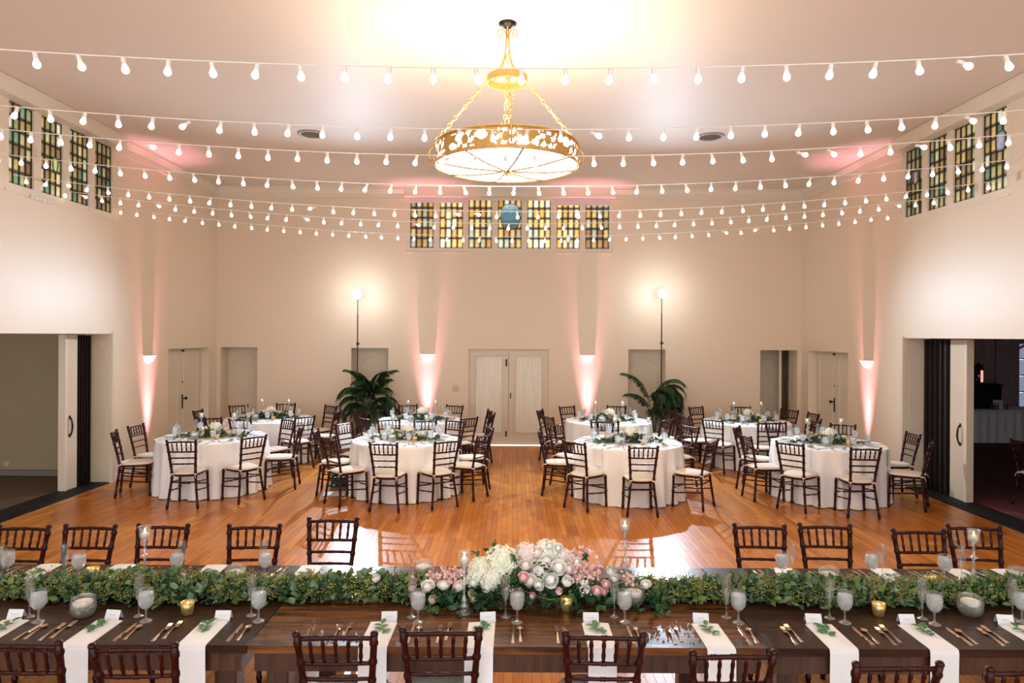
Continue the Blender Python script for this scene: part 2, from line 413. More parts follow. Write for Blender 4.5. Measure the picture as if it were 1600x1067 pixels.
so = stuff.build('plank_field', M_floor, fl); so['kind'] = 'stuff'

for i_, (a, b) in enumerate(niche): struct(MB().box(a, b, D, D+BT, -.05, -.001).build('floor_niche_%d' % (i_+1), M_sub), 'wooden floor of a door niche in the back wall', 'floor')
# crown mouldings
mb = MB()
def crown(mb, p0, p1, nrm):
    d = (Vector(p1)-Vector(p0)); n = Vector(nrm)
    prof = [(0, ZC-.255), (.022, ZC-.255), (.022, ZC-.235), (.012, ZC-.225), (.012, ZC-.13), (.03, ZC-.12), (.06, ZC-.05), (.075, ZC-.045), (.075, ZC), (0, ZC)]
    vs = [Vector((p[0]+n.x*o, p[1]+n.y*o, z)) for p in (p0, p1) for o, z in prof]; k = len(prof)
    mb.add(vs, [(i, (i+1)%k, k+(i+1)%k, k+i) for i in range(k)] + [tuple(range(k)), tuple(range(2*k-1, k-1, -1))])
m1 = MB(); crown(m1, (XL, D), (XR, D), (0, -1)); struct(m1.build('trim_1', M_trim), 'crown moulding along the back wall', 'moulding')
m1 = MB(); crown(m1, (XL, SW1-.02), (XL, D), (1, 0)); struct(m1.build('trim_2', M_trim), 'crown moulding over the wall of the grey-green room', 'moulding')
m1 = MB(); crown(m1, (XR, SW1-.02), (XR, D), (-1, 0)); struct(m1.build('trim_3', M_trim), 'crown moulding over the wall of the red-carpeted bar room', 'moulding')
struct(MB().box(bx(631), bx(960), D-.13, D, bz(309), bz(293)-.004).build('trim_4', M_trim), 'boxed header above the back stained-glass window', 'header')
struct(MB().box(XL, XL+.16, 6.0, SW1+.05, 5.18, ZC-.006).build('trim_5', M_trim), 'boxed header above the window over the grey-green room', 'header')
struct(MB().box(XR-.16, XR, 6.0, SW1+.05, 5.18, ZC-.006).build('trim_6', M_trim), 'boxed header above the window over the red-carpeted bar room', 'header')
# baseboards
def base_back():
    mb = MB(); xs = sorted([XL] + [v for ab in niche for v in ab] + [cd0, cd1] + [XR])
    for i in range(0, len(xs), 2): mb.box(xs[i], xs[i+1], D-.014, D, 0, .11)
    return struct(mb.build('baseboard_back', M_trim), 'cream baseboard along the back wall', 'baseboard')
base_back()
for nm, x, s, lb in (('baseboard_left', XL, 1, 'cream baseboard below the sconce beside the grey-green room'), ('baseboard_right', XR, -1, 'cream baseboard below the sconce beside the red-carpeted bar room')):
    mb = MB()
    for a, b in ((OY1+.02, sd0), (sd1, D-.014)): mb.box(min(x, x+s*.014), max(x, x+s*.014), a, b, 0, .11)
    struct(mb.build(nm, M_trim), lb, 'baseboard')

# ------------------------------------------------------------------ stained glass windows
PAL = [(.80,.40,.08),(.90,.55,.15),(.80,.50,.18),(.62,.55,.30),(.92,.68,.28),(.95,.80,.50),(.55,.28,.10),(.85,.58,.24),(.60,.66,.50),(.95,.70,.30),(.75,.42,.16),(.85,.80,.60)]
PALG = [(.34,.32,.13),(.40,.36,.16),(.55,.48,.24),(.55,.36,.12),(.66,.56,.30),(.24,.15,.07),(.16,.26,.16),(.48,.33,.14),(.30,.22,.10),(.42,.28,.10),(.62,.60,.40)]
def pane(parent, u0, u1, v0, v1, col, s, cache={}):
    key = (round(u1-u0, 3), round(v1-v0, 3))
    if key not in cache:
        w_, h_ = key; g = .0045
        cache[key] = MB().bbox(-w_/2+g, w_/2-g, -.006, .006, -h_/2+g, h_/2-g, .003).mesh('pane', M_pane)
    o = inst('pane', cache[key], parent, ((u0+u1)/2, 0, (v0+v1)/2)); o.color = (*col, s); return o
def glass_window(name, loc, rz, panels, z0, z1, fr0, fr1, label, pal, gain, rows, medal=None, blinds=()):
    root = inst(name, None, None, loc, rz); struct(root, label, 'window')
    fr = MB(); edges = [fr0] + [v for p in panels for v in p] + [fr1]
    for i in range(0, len(edges), 2): fr.box(edges[i], edges[i+1], -.04, .06, z0-.09, z1)
    for a, b in panels: fr.box(a, b, -.04, .06, z0-.09, z0)
    fr.box(fr0, fr1, -.06, .0, z0-.11, z0-.085)
    fr.build('window_frame', M_trim, root)
    for k, (a, b) in enumerate(panels):
        pw = (b-a)/4; ph = (z1-z0)/rows; le = MB()
        for i in range(5): le.box(a+i*pw-.006, a+i*pw+.006, -.014, .012, z0, z1)
        for j in range(rows+1): le.box(a, b, -.012, .012, z0+j*ph-.006, z0+j*ph+.006)
        le.build('lead_lattice', M_lead, root)
        for i in range(4):
            for j in range(rows):
                c = random.choice(pal); gg = gain(k, j) * random.uniform(.7, 1.25)
                pane(root, a+i*pw, a+(i+1)*pw, z0+j*ph, z0+(j+1)*ph, c, gg)
        if medal and k in medal:
            kind, ci, cj, rx_, rz_, col = medal[k]
            mb = MB(); n = 20; cx_, cz_ = a+(b-a)*ci, z0+(z1-z0)*cj
            if kind == 'oval': pts = [(cx_+rx_*math.copysign(abs(math.cos(2*PI*t/n))**.7, math.cos(2*PI*t/n)), cz_+rz_*math.copysign(abs(math.sin(2*PI*t/n))**.7, math.sin(2*PI*t/n))) for t in range(n)]
            elif kind == 'diamond': pts = [(cx_+rx_, cz_), (cx_, cz_+rz_), (cx_-rx_, cz_), (cx_, cz_-rz_)]
            elif kind == 'shield': pts = [(cx_-rx_, cz_+rz_), (cx_+rx_, cz_+rz_), (cx_+rx_, cz_-.1*rz_), (cx_+.6*rx_, cz_-.7*rz_), (cx_, cz_-rz_), (cx_-.6*rx_, cz_-.7*rz_), (cx_-rx_, cz_-.1*rz_)]
            else: pts = [(cx_-rx_, cz_-rz_), (cx_+rx_, cz_-rz_), (cx_+rx_, cz_+.4*rz_), (cx_+.6*rx_, cz_+.85*rz_), (cx_, cz_+rz_), (cx_-.6*rx_, cz_+.85*rz_), (cx_-rx_, cz_+.4*rz_)]
            pts = pts[::-1]
            o = mb.prism(pts, -.019, -.013).build('medallion', M_sea if kind == 'oval' and k == 3 and rows == 5 else M_pane, root); o.color = (*col, 1.0)
            MB().tube([(x_, -.018, z_) for x_, z_ in pts], .007, 5, closed=True).build('medallion_came', M_lead, root)
    for a, b, zb in blinds:
        bl = MB().box(a, b, -.075, -.066, zb, z1+.01); bl.tube([(a, -.07, zb), (b, -.07, zb)], .011, 8)
        bl.build('roller_blind', M_blind, root)
    return root
M_blind = pmat('roller_blind_fabric', (.72,.62,.60), .8, noise=(20, .2, (.68,.58,.56)))
def sea_mat():
    m = bpy.data.materials.new('sea_glass_scene'); m.use_nodes = True; N, L = nt(m); b = N['Principled BSDF']
    tc = N.new('ShaderNodeTexCoord'); sp = N.new('ShaderNodeSeparateXYZ'); L.new(tc.outputs['Generated'], sp.inputs[0])
    nz = N.new('ShaderNodeTexNoise'); nz.inputs['Scale'].default_value = 4; nz.inputs['Detail'].default_value = 6
    mp = N.new('ShaderNodeMapping'); mp.inputs['Scale'].default_value = (1.2, 1, 3.5); L.new(tc.outputs['Generated'], mp.inputs[0]); L.new(mp.outputs[0], nz.inputs['Vector'])
    a = N.new('ShaderNodeMath'); a.operation = 'MULTIPLY_ADD'; a.inputs[1].default_value = .7; L.new(nz.outputs['Fac'], a.inputs[0]); L.new(sp.outputs['Z'], a.inputs[2])
    s2 = N.new('ShaderNodeMath'); s2.operation = 'SUBTRACT'; s2.inputs[1].default_value = .35; L.new(a.outputs[0], s2.inputs[0])
    rp = N.new('ShaderNodeValToRGB'); e = rp.color_ramp.elements
    for p, c in ((0, (.04,.05,.04)), (.2, (.10,.11,.08)), (.3, (.04,.13,.17)), (.5, (.10,.24,.30)), (.62, (.05,.15,.22)), (.8, (.25,.45,.50)), (1, (.60,.68,.60))):
        q = e[0] if p == 0 else (e[len(e)-1] if p == 1 else e.new(p)); q.position = p; q.color = (*c, 1)
    L.new(s2.outputs[0], rp.inputs[0]); L.new(rp.outputs[0], b.inputs['Emission Color']); b.inputs['Emission Strength'].default_value = .40
    b.inputs['Base Color'].default_value = (.05,.08,.1,1); b.inputs['Roughness'].default_value = .25; return m
M_sea = sea_mat()
zp0, zp1 = bz(388), bz(309)
pxs = [(640,676.5),(686,722.5),(731,767.5),(777,814),(823,859.5),(869,905),(914,951)]
pans = [(bx(a), bx(b)) for a, b in pxs]
glowcol = [.55, 1.3, .75, .8, 1.25, 1.15, .5]
glass_window('window_1', (0, D+.05, 0), 0, pans, zp0, zp1, wb0, wb1, 'long stained-glass window of seven amber panels high on the back wall', PAL,
    lambda k, j: glowcol[k], 5,
    {1: ('arch', .38, .66, .075, .10, (.75,.62,.35)), 3: ('oval', .52, .63, .20, .27, (.1,.2,.3)), 5: ('diamond', .5, .20, .06, .10, (.8,.62,.4))},
    [(pans[0][0]-.02, bx(726), bz(317)), (bx(866), pans[6][1]+.02, bz(320))])
spans = []
for i in range(4):
    c = 10.35 - i*.578; spans.append((c-.22, c+.22))
# local +x must run so that local -y faces the room: left wall faces +X, right wall faces -X
gl = [(-b, -a) for a, b in spans][::-1]
glass_window('window_2', (XL-.05, 0, 0), PI/2, [(a, b) for a, b in sorted(spans)], 4.16, 5.18, SW0, SW1,
    'row of green and brown stained-glass panels above the opening to the grey-green room', PALG, lambda k, j: [.75,.85,.62,.35][k], 6,
    {1: ('shield', .70, .42, .055, .10, (.40,.42,.12))})
glass_window('window_3', (XR+.05, 0, 0), -PI/2, [(a, b) for a, b in sorted(gl)], 4.16, 5.18, -SW1, -SW0,
    'row of green and blue stained-glass panels above the opening to the red-carpeted bar room', PALG, lambda k, j: [.3,.5,.75,.7][k], 6,
    {0: ('oval', .55, .56, .07, .10, (.22,.16,.17)), 3: ('oval', .70, .60, .09, .13, (.30,.30,.32))})

# ------------------------------------------------------------------ doors
def flat_door(name, loc, rz, w_, h_, label, knob=None, mat=None, ornate=True):
    r = inst(name, None, None, loc, rz); struct(r, label, 'door'); mat = mat or M_door
    MB().box(-w_/2, w_/2, 0, .04, .005, h_).build('door_leaf', mat, r)
    if ornate:
        fr = MB(); iw = w_*.34; t = .02
        pts = [(-iw, .22), (-iw, h_-.42), (-iw*.85, h_-.34), (-iw*.4, h_-.26), (0, h_-.2), (iw*.4, h_-.26), (iw*.85, h_-.34), (iw, h_-.42), (iw, .22)]
        fr.tube([(a, 0, b) for a, b in pts], .009, 6, closed=True); fr.build('panel_moulding', mat, r)
    if knob is not None:
        p = MB().bbox(knob-.025, knob+.025, -.012, 0, .86, 1.12, .004).build('lock_plate', M_iron, r)
        MB().lathe([(.0, .0), (.012, .0), (.012, .03), (.03, .045), (.033, .06), (.02, .075), (0, .078)], 12).build('door_knob', M_iron, r).rotation_euler = (PI/2, 0, 0)
        kb = [c for c in r.children if c.name.startswith('door_knob')][0]; kb.location = (knob, -.01, 1.0)
    return r
def niche_door(name, k, label):
    a, b = niche[k]; return flat_door(name, ((a+b)/2, D+BT-.05, 0), 0, b-a+.1, DZ+.02, label)
niche_door('door_1', 0, 'plain cream door deep in the corner niche beside the double side door')
niche_door('door_2', 1, 'cream niche door behind the bushy potted palm')
niche_door('door_3', 2, 'cream niche door behind the palm with one tall arching frond')
# half open door: dark lobby beyond, leaf ajar
a, b = niche[3]
mb = MB().box(a-.9, b+.5, D+1.9, D+2.0, 0, 2.6).box(a-1.0, a-.9, D+BT, D+2.0, 0, 2.6).box(b+.5, b+.6, D+BT, D+2.0, 0, 2.6).box(a-1, b+.6, D+BT, D+2, 2.6, 2.7).box(a-1, b+.6, D, D+2, -.05, 0)
struct(mb.build('wall_lobby', M_wall), 'dark lobby behind the half-open door', 'wall')
o = flat_door('door_4', (bx(1213)+.06, D+BT+.28, 0), .18, .55, DZ, 'half-open shadowed door leading to a dark lobby', ornate=True)
struct(MB().box(bx(1229), bx(1233), D+BT-.06, D+BT+.02, 0, DZ).build('trim_7', M_trim), 'narrow door jamb of the half-open door', 'jamb')
# centre double door with gathered curtains
dd = inst('door_5', None, None, ((cd0+cd1)/2, D+.06, 0)); struct(dd, 'cream double door with gathered curtains behind glass', 'door')
W2 = (cd1-cd0)/2
for s in (-1, 1):
    lf = MB(); x0, x1 = (-W2+.012, -.004) if s < 0 else (.004, W2-.012)
    st = .13
    lf.box(x0, x0+st, 0, .045, .015, DZ-.012).box(x1-st, x1, 0, .045, .015, DZ-.012).box(x0+st, x1-st, 0, .045, .015, .26).box(x0+st, x1-st, 0, .045, DZ-.16, DZ-.012)
    lo = lf.build('door_leaf', M_door, dd)
    xa, xb = x0+st, x1-st
    n = 140
    def cur(u, v, xa=xa, xb=xb):
        x_ = xa+(xb-xa)*u; p = math.sin(u*PI*2*15+.5*math.sin(u*40))
        return (x_, .030+.007*p - (.012 if v < .04 or v > .96 else 0)*0, .24+(DZ-.38)*v)
    MB().grid(cur, n, 6).build('curtain', M_curt, lo, True)
    hem = MB()
    for zz in (.275, DZ-.17): hem.tube([(xa+.005, .024, zz), (xb-.005, .024, zz)], .010, 6)
    hem.build('curtain_rod', M_curt, lo)
    mol = MB(); mol.tube([(xa, -.002, .26), (xb, -.002, .26), (xb, -.002, DZ-.16), (xa, -.002, DZ-.16)], .008, 6, closed=True); mol.build('glazing_bead', M_door, lo)
for z_ in (.24, 1.72): MB().bbox(-.065, -.03, -.012, .0, z_-.06, z_+.06+(.03 if z_ > 1 else 0), .003).build('bolt_plate', M_iron, dd)
MB().box(.035, .055, -.008, .0, .98, 1.1).tube([(.045, -.008, 1.06), (.045, -.03, 1.06), (.045, -.03, 1.0), (.045, -.008, 1.0)], .005, 6).build('door_pull', M_iron, dd)
struct(MB().box(cd0, cd1, D+.12, D+.44, 0, DZ).build('wall_vestibule', M_door), 'cream backing behind the double door', 'wall')
cs = MB().box(cd0-.002, cd0+.012, D-.004, D+.06, 0, DZ).box(cd1-.012, cd1+.002, D-.004, D+.06, 0, DZ).box(cd0, cd1, D-.004, D+.06, DZ-.012, DZ)
struct(cs.build('trim_8', M_door), 'thin cream frame around the double door', 'door frame')
# side double doors
for nm, x, rz, lb, sg in (('door_6', XL-.18, PI/2, 'closed double door in the side wall next to the grey-green room', 1), ('door_7', XR+.18, -PI/2, 'closed double door in the side wall next to the red-carpeted bar room', -1)):
    ym = (sd0+sd1)/2; r = inst(nm, None, None, (x, ym, 0), rz); struct(r, lb, 'door'); hw = (sd1-sd0)/2
    for s in (-1, 1):
        x0, x1 = (-hw+.02, -.003) if s < 0 else (.003, hw-.02)
        lf = MB().box(x0, x1, 0, .04, .006, DZ-.01)
        lo = lf.build('door_leaf', M_door, r); st = .12
        q = MB(); q.tube([(x0+st, 0, .25), (x1-st, 0, .25), (x1-st, 0, DZ-.16), (x0+st, 0, DZ-.16)], .011, 6, closed=True); q.build('panel_moulding', M_door, lo)
        q = MB().box(x0+.12, x1-.12, -.003, .0, .26, DZ-.17); q.build('door_panel', M_door, lo)
    kx = .07*sg
    MB().bbox(kx-.022, kx+.022, -.010, 0, .86, 1.14, .003).build('lock_plate', M_iron, r)
    kb = MB().lathe([(.0, .0), (.012, .0), (.012, .03), (.03, .045), (.033, .06), (.02, .075), (0, .078)], 12).build('door_knob', M_iron, r, True); kb.rotation_euler = (PI/2, 0, 0); kb.location = (kx+.03*sg, -.008, 1.06)
    MB().bbox(kx-.03, kx+.03, -.03, 0, DZ-.07, DZ-.035, .005).build('door_stop', M_iron, r)
    MB().box(kx-.01, kx+.02, -.012, 0, 1.36, 1.385).build('latch', M_iron, r)
    MB().box(-hw, hw, .05, .06, 0, DZ).build('door_backing', M_door, r)

# ------------------------------------------------------------------ openings with folding partitions
def jamb_and_partition(x, sgn, labels, ya, yb, yp):
    t = LT
    # jamb casing: cream panel with arched moulding filling the wall thickness
    j = MB(); X0, X1 = x + sgn*0.0, x + sgn*t
    j.box(min(x, X1), max(x, X1), OY1-.03, OY1+.0, 0, OPZ)
    j.box(min(x-sgn*.02, x+sgn*.05), max(x-sgn*.02, x+sgn*.05), OY1-.045, OY1+.03, 0, OPZ+.03)
    tr = j.build(labels[0], M_door); struct(tr, labels[1], 'door casing')
    pts = [(.09, .1), (.09, OPZ-.26), (.12, OPZ-.22), (.16, OPZ-.2), (.19, OPZ-.13), (.23, OPZ-.09), (.27, OPZ-.13), (.30, OPZ-.2), (.34, OPZ-.22), (.37, OPZ-.26), (.37, .1)]
    MB().tube([(x+sgn*p, OY1-.032, z) for p, z in pts], .007, 6, closed=True).build('panel_moulding', M_trim, tr)
    struct(MB().box(min(x+sgn*.02, X1+sgn*.02), max(x+sgn*.02, X1+sgn*.02), OY0, OY1-.03, -.03, .006).build(labels[2], M_black), labels[3], 'threshold')
    xa = x + sgn*(t-.06)
    r = thing('folding_partition', labels[4], 'partition', (xa, yb, 0.006), 0)
    n = 10; dy = (yb - ya)/n                      # pleats
    sm = MB().bbox(-.045, .045, -dy/2+.002, dy/2-.002, 0, OPZ-.03, .004).mesh('slat', M_slat)
    for i in range(n): inst('slat', sm, r, (sgn*(.012 if i % 2 else -.012), -(i+.5)*dy, 0), rz=.12*(1 if i % 2 else -1))
    MB().box(-.03, .03, -(yb-ya), 0, .01, OPZ-.04).build('pleat_core', M_black, r)
    w_ = ya - yp
    post = MB().bbox(-.05, .05, -(yb-ya)-w_, -(yb-ya), 0, OPZ-.02, .006).build('lead_post', M_door, r)
    xi = -sgn*.05
    MB().box(min(xi, xi-sgn*.008), max(xi, xi-sgn*.008), -(yb-ya)-w_+.0, -(yb-ya)-w_+.05, 0, OPZ-.02).build('edge_strip', M_trim, post)
    hy = -(yb-ya)-w_*.62
    hd = MB(); zc = .93
    hd.tube([(xi, hy, zc+.13), (xi-sgn*.02, hy-.005, zc+.125), (xi-sgn*.035, hy+.0, zc+.08), (xi-sgn*.045, hy, zc), (xi-sgn*.035, hy, zc-.08), (xi-sgn*.02, hy-.005, zc-.125), (xi, hy, zc-.13)], [.012,.013,.011,.014,.011,.013,.012], 8)
    hd.box(min(xi, xi-sgn*.006), max(xi, xi-sgn*.006), hy-.018, hy+.018, zc+.11, zc+.16).box(min(xi, xi-sgn*.006), max(xi, xi-sgn*.006), hy-.018, hy+.018, zc-.16, zc-.11)
    hd.build('pull_handle', M_iron, post, True)
jamb_and_partition(XL, -1, ('trim_9', 'cream arched-panel door casing beside the grey-green room', 'trim_11', 'black floor threshold into the grey-green room', 'folded dark slatted partition with cream post beside the grey-green room'), 10.22, 10.54, 9.93)
jamb_and_partition(XR, 1, ('trim_10', 'cream arched-panel door casing beside the red-carpeted bar room', 'trim_12', 'black floor threshold into the red-carpeted bar room', 'folded dark slatted partition with cream post beside the red-carpeted bar room'), 9.92, 10.54, 9.55)
# grey-green side room
xo = XL-LT
struct(MB().box(-13, xo, 11.1, 11.3, 0, 3.2).build('wall_side_room', M_greywall), 'grey-green wall of the side room', 'wall')
struct(MB().box(-13, xo, 11.03, 11.1, 0, .085).build('baseboard_side_room', M_stone), 'dark stone baseboard of the grey-green room', 'baseboard')
struct(MB().box(-13, xo-.0, 2, 11.1, -.06, 0).build('floor_side_room', M_concrete), 'brown dim floor of the grey-green room', 'floor')
struct(MB().box(-13, xo, 2, 11.3, 3.2, 3.3).build('ceiling_side_room', M_greywall), 'ceiling of the grey-green room', 'ceiling')
struct(MB().box(-13.1, -13, 2, 11.3, 0, 3.3).build('wall_side_room_end', M_greywall), 'end wall of the grey-green room', 'wall')
p = at_y(10, 724, 11.1)
oc = thing('outlet_cover', 'round pale outlet cover low on the grey-green wall', 'outlet', (p.x, 11.1, p.z))
q = MB().lathe([(0, -.012), (.03, -.010), (.045, 0), (0, 0)], 16).build('plate', M_ivory, oc); q.rotation_euler = (-PI/2, 0, 0)
q = MB().lathe([(0, 0), (.012, 0), (.012, .012), (0, .014)], 10).build('screw_cap', M_vent, oc); q.rotation_euler = (PI/2, 0, 0); q.location = (0, -.01, 0)
# dim red-carpeted bar room
xo = XR+LT
struct(MB().box(xo, 14.5, 4, 16.6, -.06, 0).build('floor_bar_room', M_carpet), 'dim red carpet of the bar room', 'floor')
struct(MB().box(xo, 14.5, 4, 16.7, 3.2, 3.3).build('ceiling_bar_room', M_darkwall), 'ceiling of the dim bar room', 'ceiling')
p = at_y(1593, 560, 16.5); wx = p.x+.35
mb = MB(); holes_boxes(mb, xo, 14.6, 0, 3.3, [(wx-.55, wx+.55, .6, 2.2)], lambda m, a, b, c, d: m.box(a, b, 16.5, 16.6, c, d))
struct(mb.build('wall_bar_room', M_darkwall), 'dim brown end wall of the bar room', 'wall')
struct(MB().box(14.5, 14.6, 4, 16.6, 0, 3.3).build('wall_bar_side', M_darkwall), 'dim side wall of the bar room', 'wall')
struct(MB().box(xo, 14.5, 3.9, 4.0, 0, 3.3).build('wall_bar_front', M_darkwall), 'dim front wall of the bar room', 'wall')
struct(MB().box(xo, xo+.03, D, 16.6, 0, 3.3).build('wall_bar_return', M_darkwall), 'dim return wall of the bar room', 'wall')
M_dusk = emat('dusk_sky_glass', (.30,.34,.48), .35)
wr = inst('window_4', None, None, (wx, 16.55, 0)); struct(wr, 'arched dusk-blue window behind the bar table', 'window')
fm = MB(); 
for u in (-.55, -.18, .18, .53): fm.box(u-.01, u+.03, -.04, .04, .6, 2.2)
for v in (.6, 1.0, 1.4, 1.8, 2.17): fm.box(-.55, .55, -.035, .035, v, v+.03)
fm.tube([(-.53, -.03, 1.8)] + [(-.53*math.cos(t*PI/12), -.03, 1.75+.42*math.sin(t*PI/12)) for t in range(13)], .03, 6)
fm.build('window_frame', M_darkwall, wr)
for u in (-.52, -.15, .21):
    for v in (.63, 1.03, 1.43, 1.83): MB().box(u, u+.32, -.005, .005, v, v+.36).build('pane', M_dusk, wr)
M_drape = pmat('mauve_drape', (.52,.42,.46), .9, noise=(6, .4, (.47,.37,.41)))
for k, (ca, cb, lb) in enumerate(((wx-1.0, wx-.45, 'pale mauve drape hanging beside the arched dusk window'), (wx-2.6, wx-1.05, 'brown drape hanging behind the dispensers in the bar room'))):
    def cf(u, v, ca=ca, cb=cb): return (ca+(cb-ca)*u, 16.38+.035*math.sin(u*PI*2*(7+6*k)), .02+2.9*v)
    d_ = thing('window_drape', lb, 'curtain', (0, 0, 0))
    MB().grid(cf, 90, 3).build('drape_panel', M_drape if k == 0 else M_darkwall, d_, True)
    MB().tube([(ca-.05, 16.38, 2.93), (cb+.05, 16.38, 2.93)], .018, 8).build('curtain_rod', M_iron, d_)
bt = thing('bar_table', 'long bar table standing in the dim red-carpeted bar room', 'table', (11.2, 15.3, 0))
MB().box(-1.3, 1.3, -.38, .38, .70, .735).build('tabletop', M_ply, bt)
for sx in (-1.15, 1.15):
    for sy in (-.3, .3): MB().tube([(sx, sy, 0), (sx, sy, .70)], .02, 8).build('leg', M_iron, bt)
def barcloth(u, v):
    # wraps the front: v 0 bottom front .. 1 back of top
    x_ = -1.36+2.72*u
    if v < .6: return (x_, -.40+.012*math.sin(u*90), .02+(v/.6)*.72)
    return (x_, -.40+(v-.6)/.4*.80, .742)
bc = MB().grid(barcloth, 120, 10).build('tablecloth', M_cloth, None, True, loc=(11.2, 15.3, 0)); tag(bc, 'pale cloth over the long bar table in the dim room', 'tablecloth')
def bar_item(px, w_): return (px-800)/F*15.25
dk = thing('beverage_cooler', 'black boxy beverage cooler on the bar table under the glass dispenser', 'cooler', (bar_item(1530, 0), 15.25, .742))
MB().bbox(-.20, .20, -.18, .18, 0, .52, .02).build('body', M_black, dk); MB().bbox(-.21, .21, -.19, .19, .50, .55, .01).build('lid', M_black, dk)
gd = thing('drink_dispenser', 'tall glass drink dispenser with red light on the black cooler', 'dispenser', (bar_item(1529, 0), 15.25, 1.292))
MB().lathe([(.10, 0), (.12, .05), (.12, .32), (.09, .37), (.05, .38)], 16).build('jar', M_darkglass, gd, True)
MB().lathe([(.10, .38), (.11, .40), (.03, .43), (.02, .46), (0, .465)], 16).build('lid', M_iron, gd, True)
MB().box(-.03, .015, -.135, -.12, .04, .30).build('red_light', emat('red_indicator', (1, .25, .2), .9), gd)
c2 = thing('beverage_box', 'smaller black box on the bar table beside the paper sign', 'box', (bar_item(1557, 0)+.02, 15.4, .742))
MB().bbox(-.13, .13, -.13, .13, 0, .5, .02).build('body', M_black, c2); MB().bbox(-.15, .15, -.15, .15, .5, .54, .01).build('lid', M_black, c2)
sg = thing('paper_sign', 'small white paper sign leaning on the bar table', 'sign', (bar_item(1553, 0), 15.1, .742))
q = MB().box(-.11, .11, -.004, .004, 0, .2).build('sheet', M_card, sg); q.rotation_euler = (-.15, 0, .05)
MB().box(-.11, .11, 0, .08, 0, .008).build('foot', M_card, sg)
for i, px in enumerate((1538, 1541, 1545, 1548, 1560, 1563)):
    b_ = thing('small_bottle', 'small dark bottle on the bar table around the paper sign', 'bottle', (bar_item(px, 0), 15.04-.02*(i % 2), .742), 0, 'bottles around the paper sign')
    MB().lathe([(.018, 0), (.02, .01), (.02, .07), (.008, .09), (.008, .12)], 10).build('glass', M_darkglass, b_, True); MB().lathe([(.009, .118), (.01, .12), (.01, .135), (0, .137)], 8).build('cap', M_silver, b_)

# ------------------------------------------------------------------ ceiling vents, wall plate, sconces, uplights
for px, py, lb in ((487, 209, 'round ceiling vent on the side of the grey-green room'), (1110, 213, 'round ceiling vent on the side of the red-carpeted bar room')):
    p = at_z(px, py, ZC); v = thing('ceiling_vent', lb, 'vent', (p.x, p.y, ZC))
    MB().lathe([(.16, 0), (.215, 0), (.20, -.02), (.165, -.018), (.16, 0)], 32).build('rim', M_vent, v, True)
    MB().box(-.16, -.15, -.16, .16, 0, .5).box(.15, .16, -.16, .16, 0, .5).box(-.15, .15, -.16, -.15, 0, .5).box(-.15, .15, .15, .16, 0, .5).box(-.16, .16, -.16, .16, .5, .51).build('duct', M_vent, v)
    for k in range(9):
        yy = -.14+k*.035; hw = math.sqrt(max(.16**2-yy*yy, .001))
        q = MB().box(-hw, hw, -.010, .010, -.002, .002).build('louvre', M_vent, v); q.location = (0, yy, -.012); q.rotation_euler = (.8, 0, 0)
p = at_y(712, 607, D)
wp = thing('light_switch', 'ivory double light switch plate between the sconce and the double door', 'switch', (p.x, D, p.z))
MB().bbox(-.06, .06, -.008, 0, -.06, .06, .003).build('plate', M_ivory, wp)
for s in (-.025, .025): MB().box(s-.006, s+.006, -.018, -.008, -.014, .014).build('toggle', M_groove, wp)
def sconce(loc, rz, label, n_up):
    s = thing('wall_sconce', label, 'wall lamp', loc, rz)      # local -y out of the wall
    n = 16; mb = MB(); rows = [(.150, .085, .055), (.148, .08, .045), (.125, .07, .01), (.085, .055, -.035), (.05, .035, -.06), (.02, .012, -.07)]
    vs = []; fs = []
    for rx_, ry_, z_ in rows:
        for k in range(n+1):
            t = PI*k/n; vs.append((rx_*math.cos(t), -ry_*math.sin(t)*1.5, z_))
    m = n+1
    for i in range(len(rows)-1):
        for k in range(n): fs.append((i*m+k, i*m+k+1, (i+1)*m+k+1, (i+1)*m+k))
    mb.add(vs, fs).build('bowl', M_sconce, s, True)
    MB().tube([(.15*math.cos(PI*k/n), -.128*math.sin(PI*k/n), .055) for k in range(n+1)], .008, 6).build('rim', M_sconce, s, True)
    MB().bbox(-.05, .05, -.01, 0, -.06, .04, .004).build('back_plate', M_sconce, s)
SCZ = 1.85
ups = []
for px, lb in ((668, 'white shell wall sconce next to the light switch'), (918, 'white shell wall sconce between the double door and the niche of the tall palm')):
    X = bx(px); sconce((X, D, SCZ), 0, lb, 0); ups.append(((X, D-.16, 0), (X, D-.03, 3.2)))
sconce((XL, 11.6, 1.88), PI/2, 'white shell wall sconce beside the grey-green room opening', 0); ups.append(((XL+.16, 11.6, 0), (XL+.03, 11.6, 3.2)))
sconce((XR, 11.6, 1.86), -PI/2, 'white shell wall sconce beside the red-carpeted bar room opening', 0); ups.append(((XR-.16, 11.6, 0), (XR-.03, 11.6, 3.2)))
ulab = ['black floor uplight below the sconce next to the light switch', 'black floor uplight below the sconce near the tall palm', 'black floor uplight below the sconce beside the grey-green room', 'black floor uplight below the sconce beside the red-carpeted bar room']
for (l, t), lb in zip(ups, ulab):
    u = thing('floor_uplight', lb, 'uplight', l)
    MB().bbox(-.07, .07, -.05, .05, 0, .02, .004).build('base', M_black, u)
    q = MB().lathe([(0, .02), (.06, .02), (.075, .15), (.07, .15), (.06, .13), (0, .13)], 16).build('can', M_black, u, True)
    MB().lathe([(0, .132), (.058, .132), (.058, .136), (0, .136)], 16).build('lens', emat('pink_led', (1, .5, .55), 3.0), u)
    sp = light('pink_uplight_beam', 'AREA', (l[0], l[1], .17), PINK_W, (1.0, .36, .50), shape='DISK', size=.12, spread=math.radians(26))
    aim(sp, t)

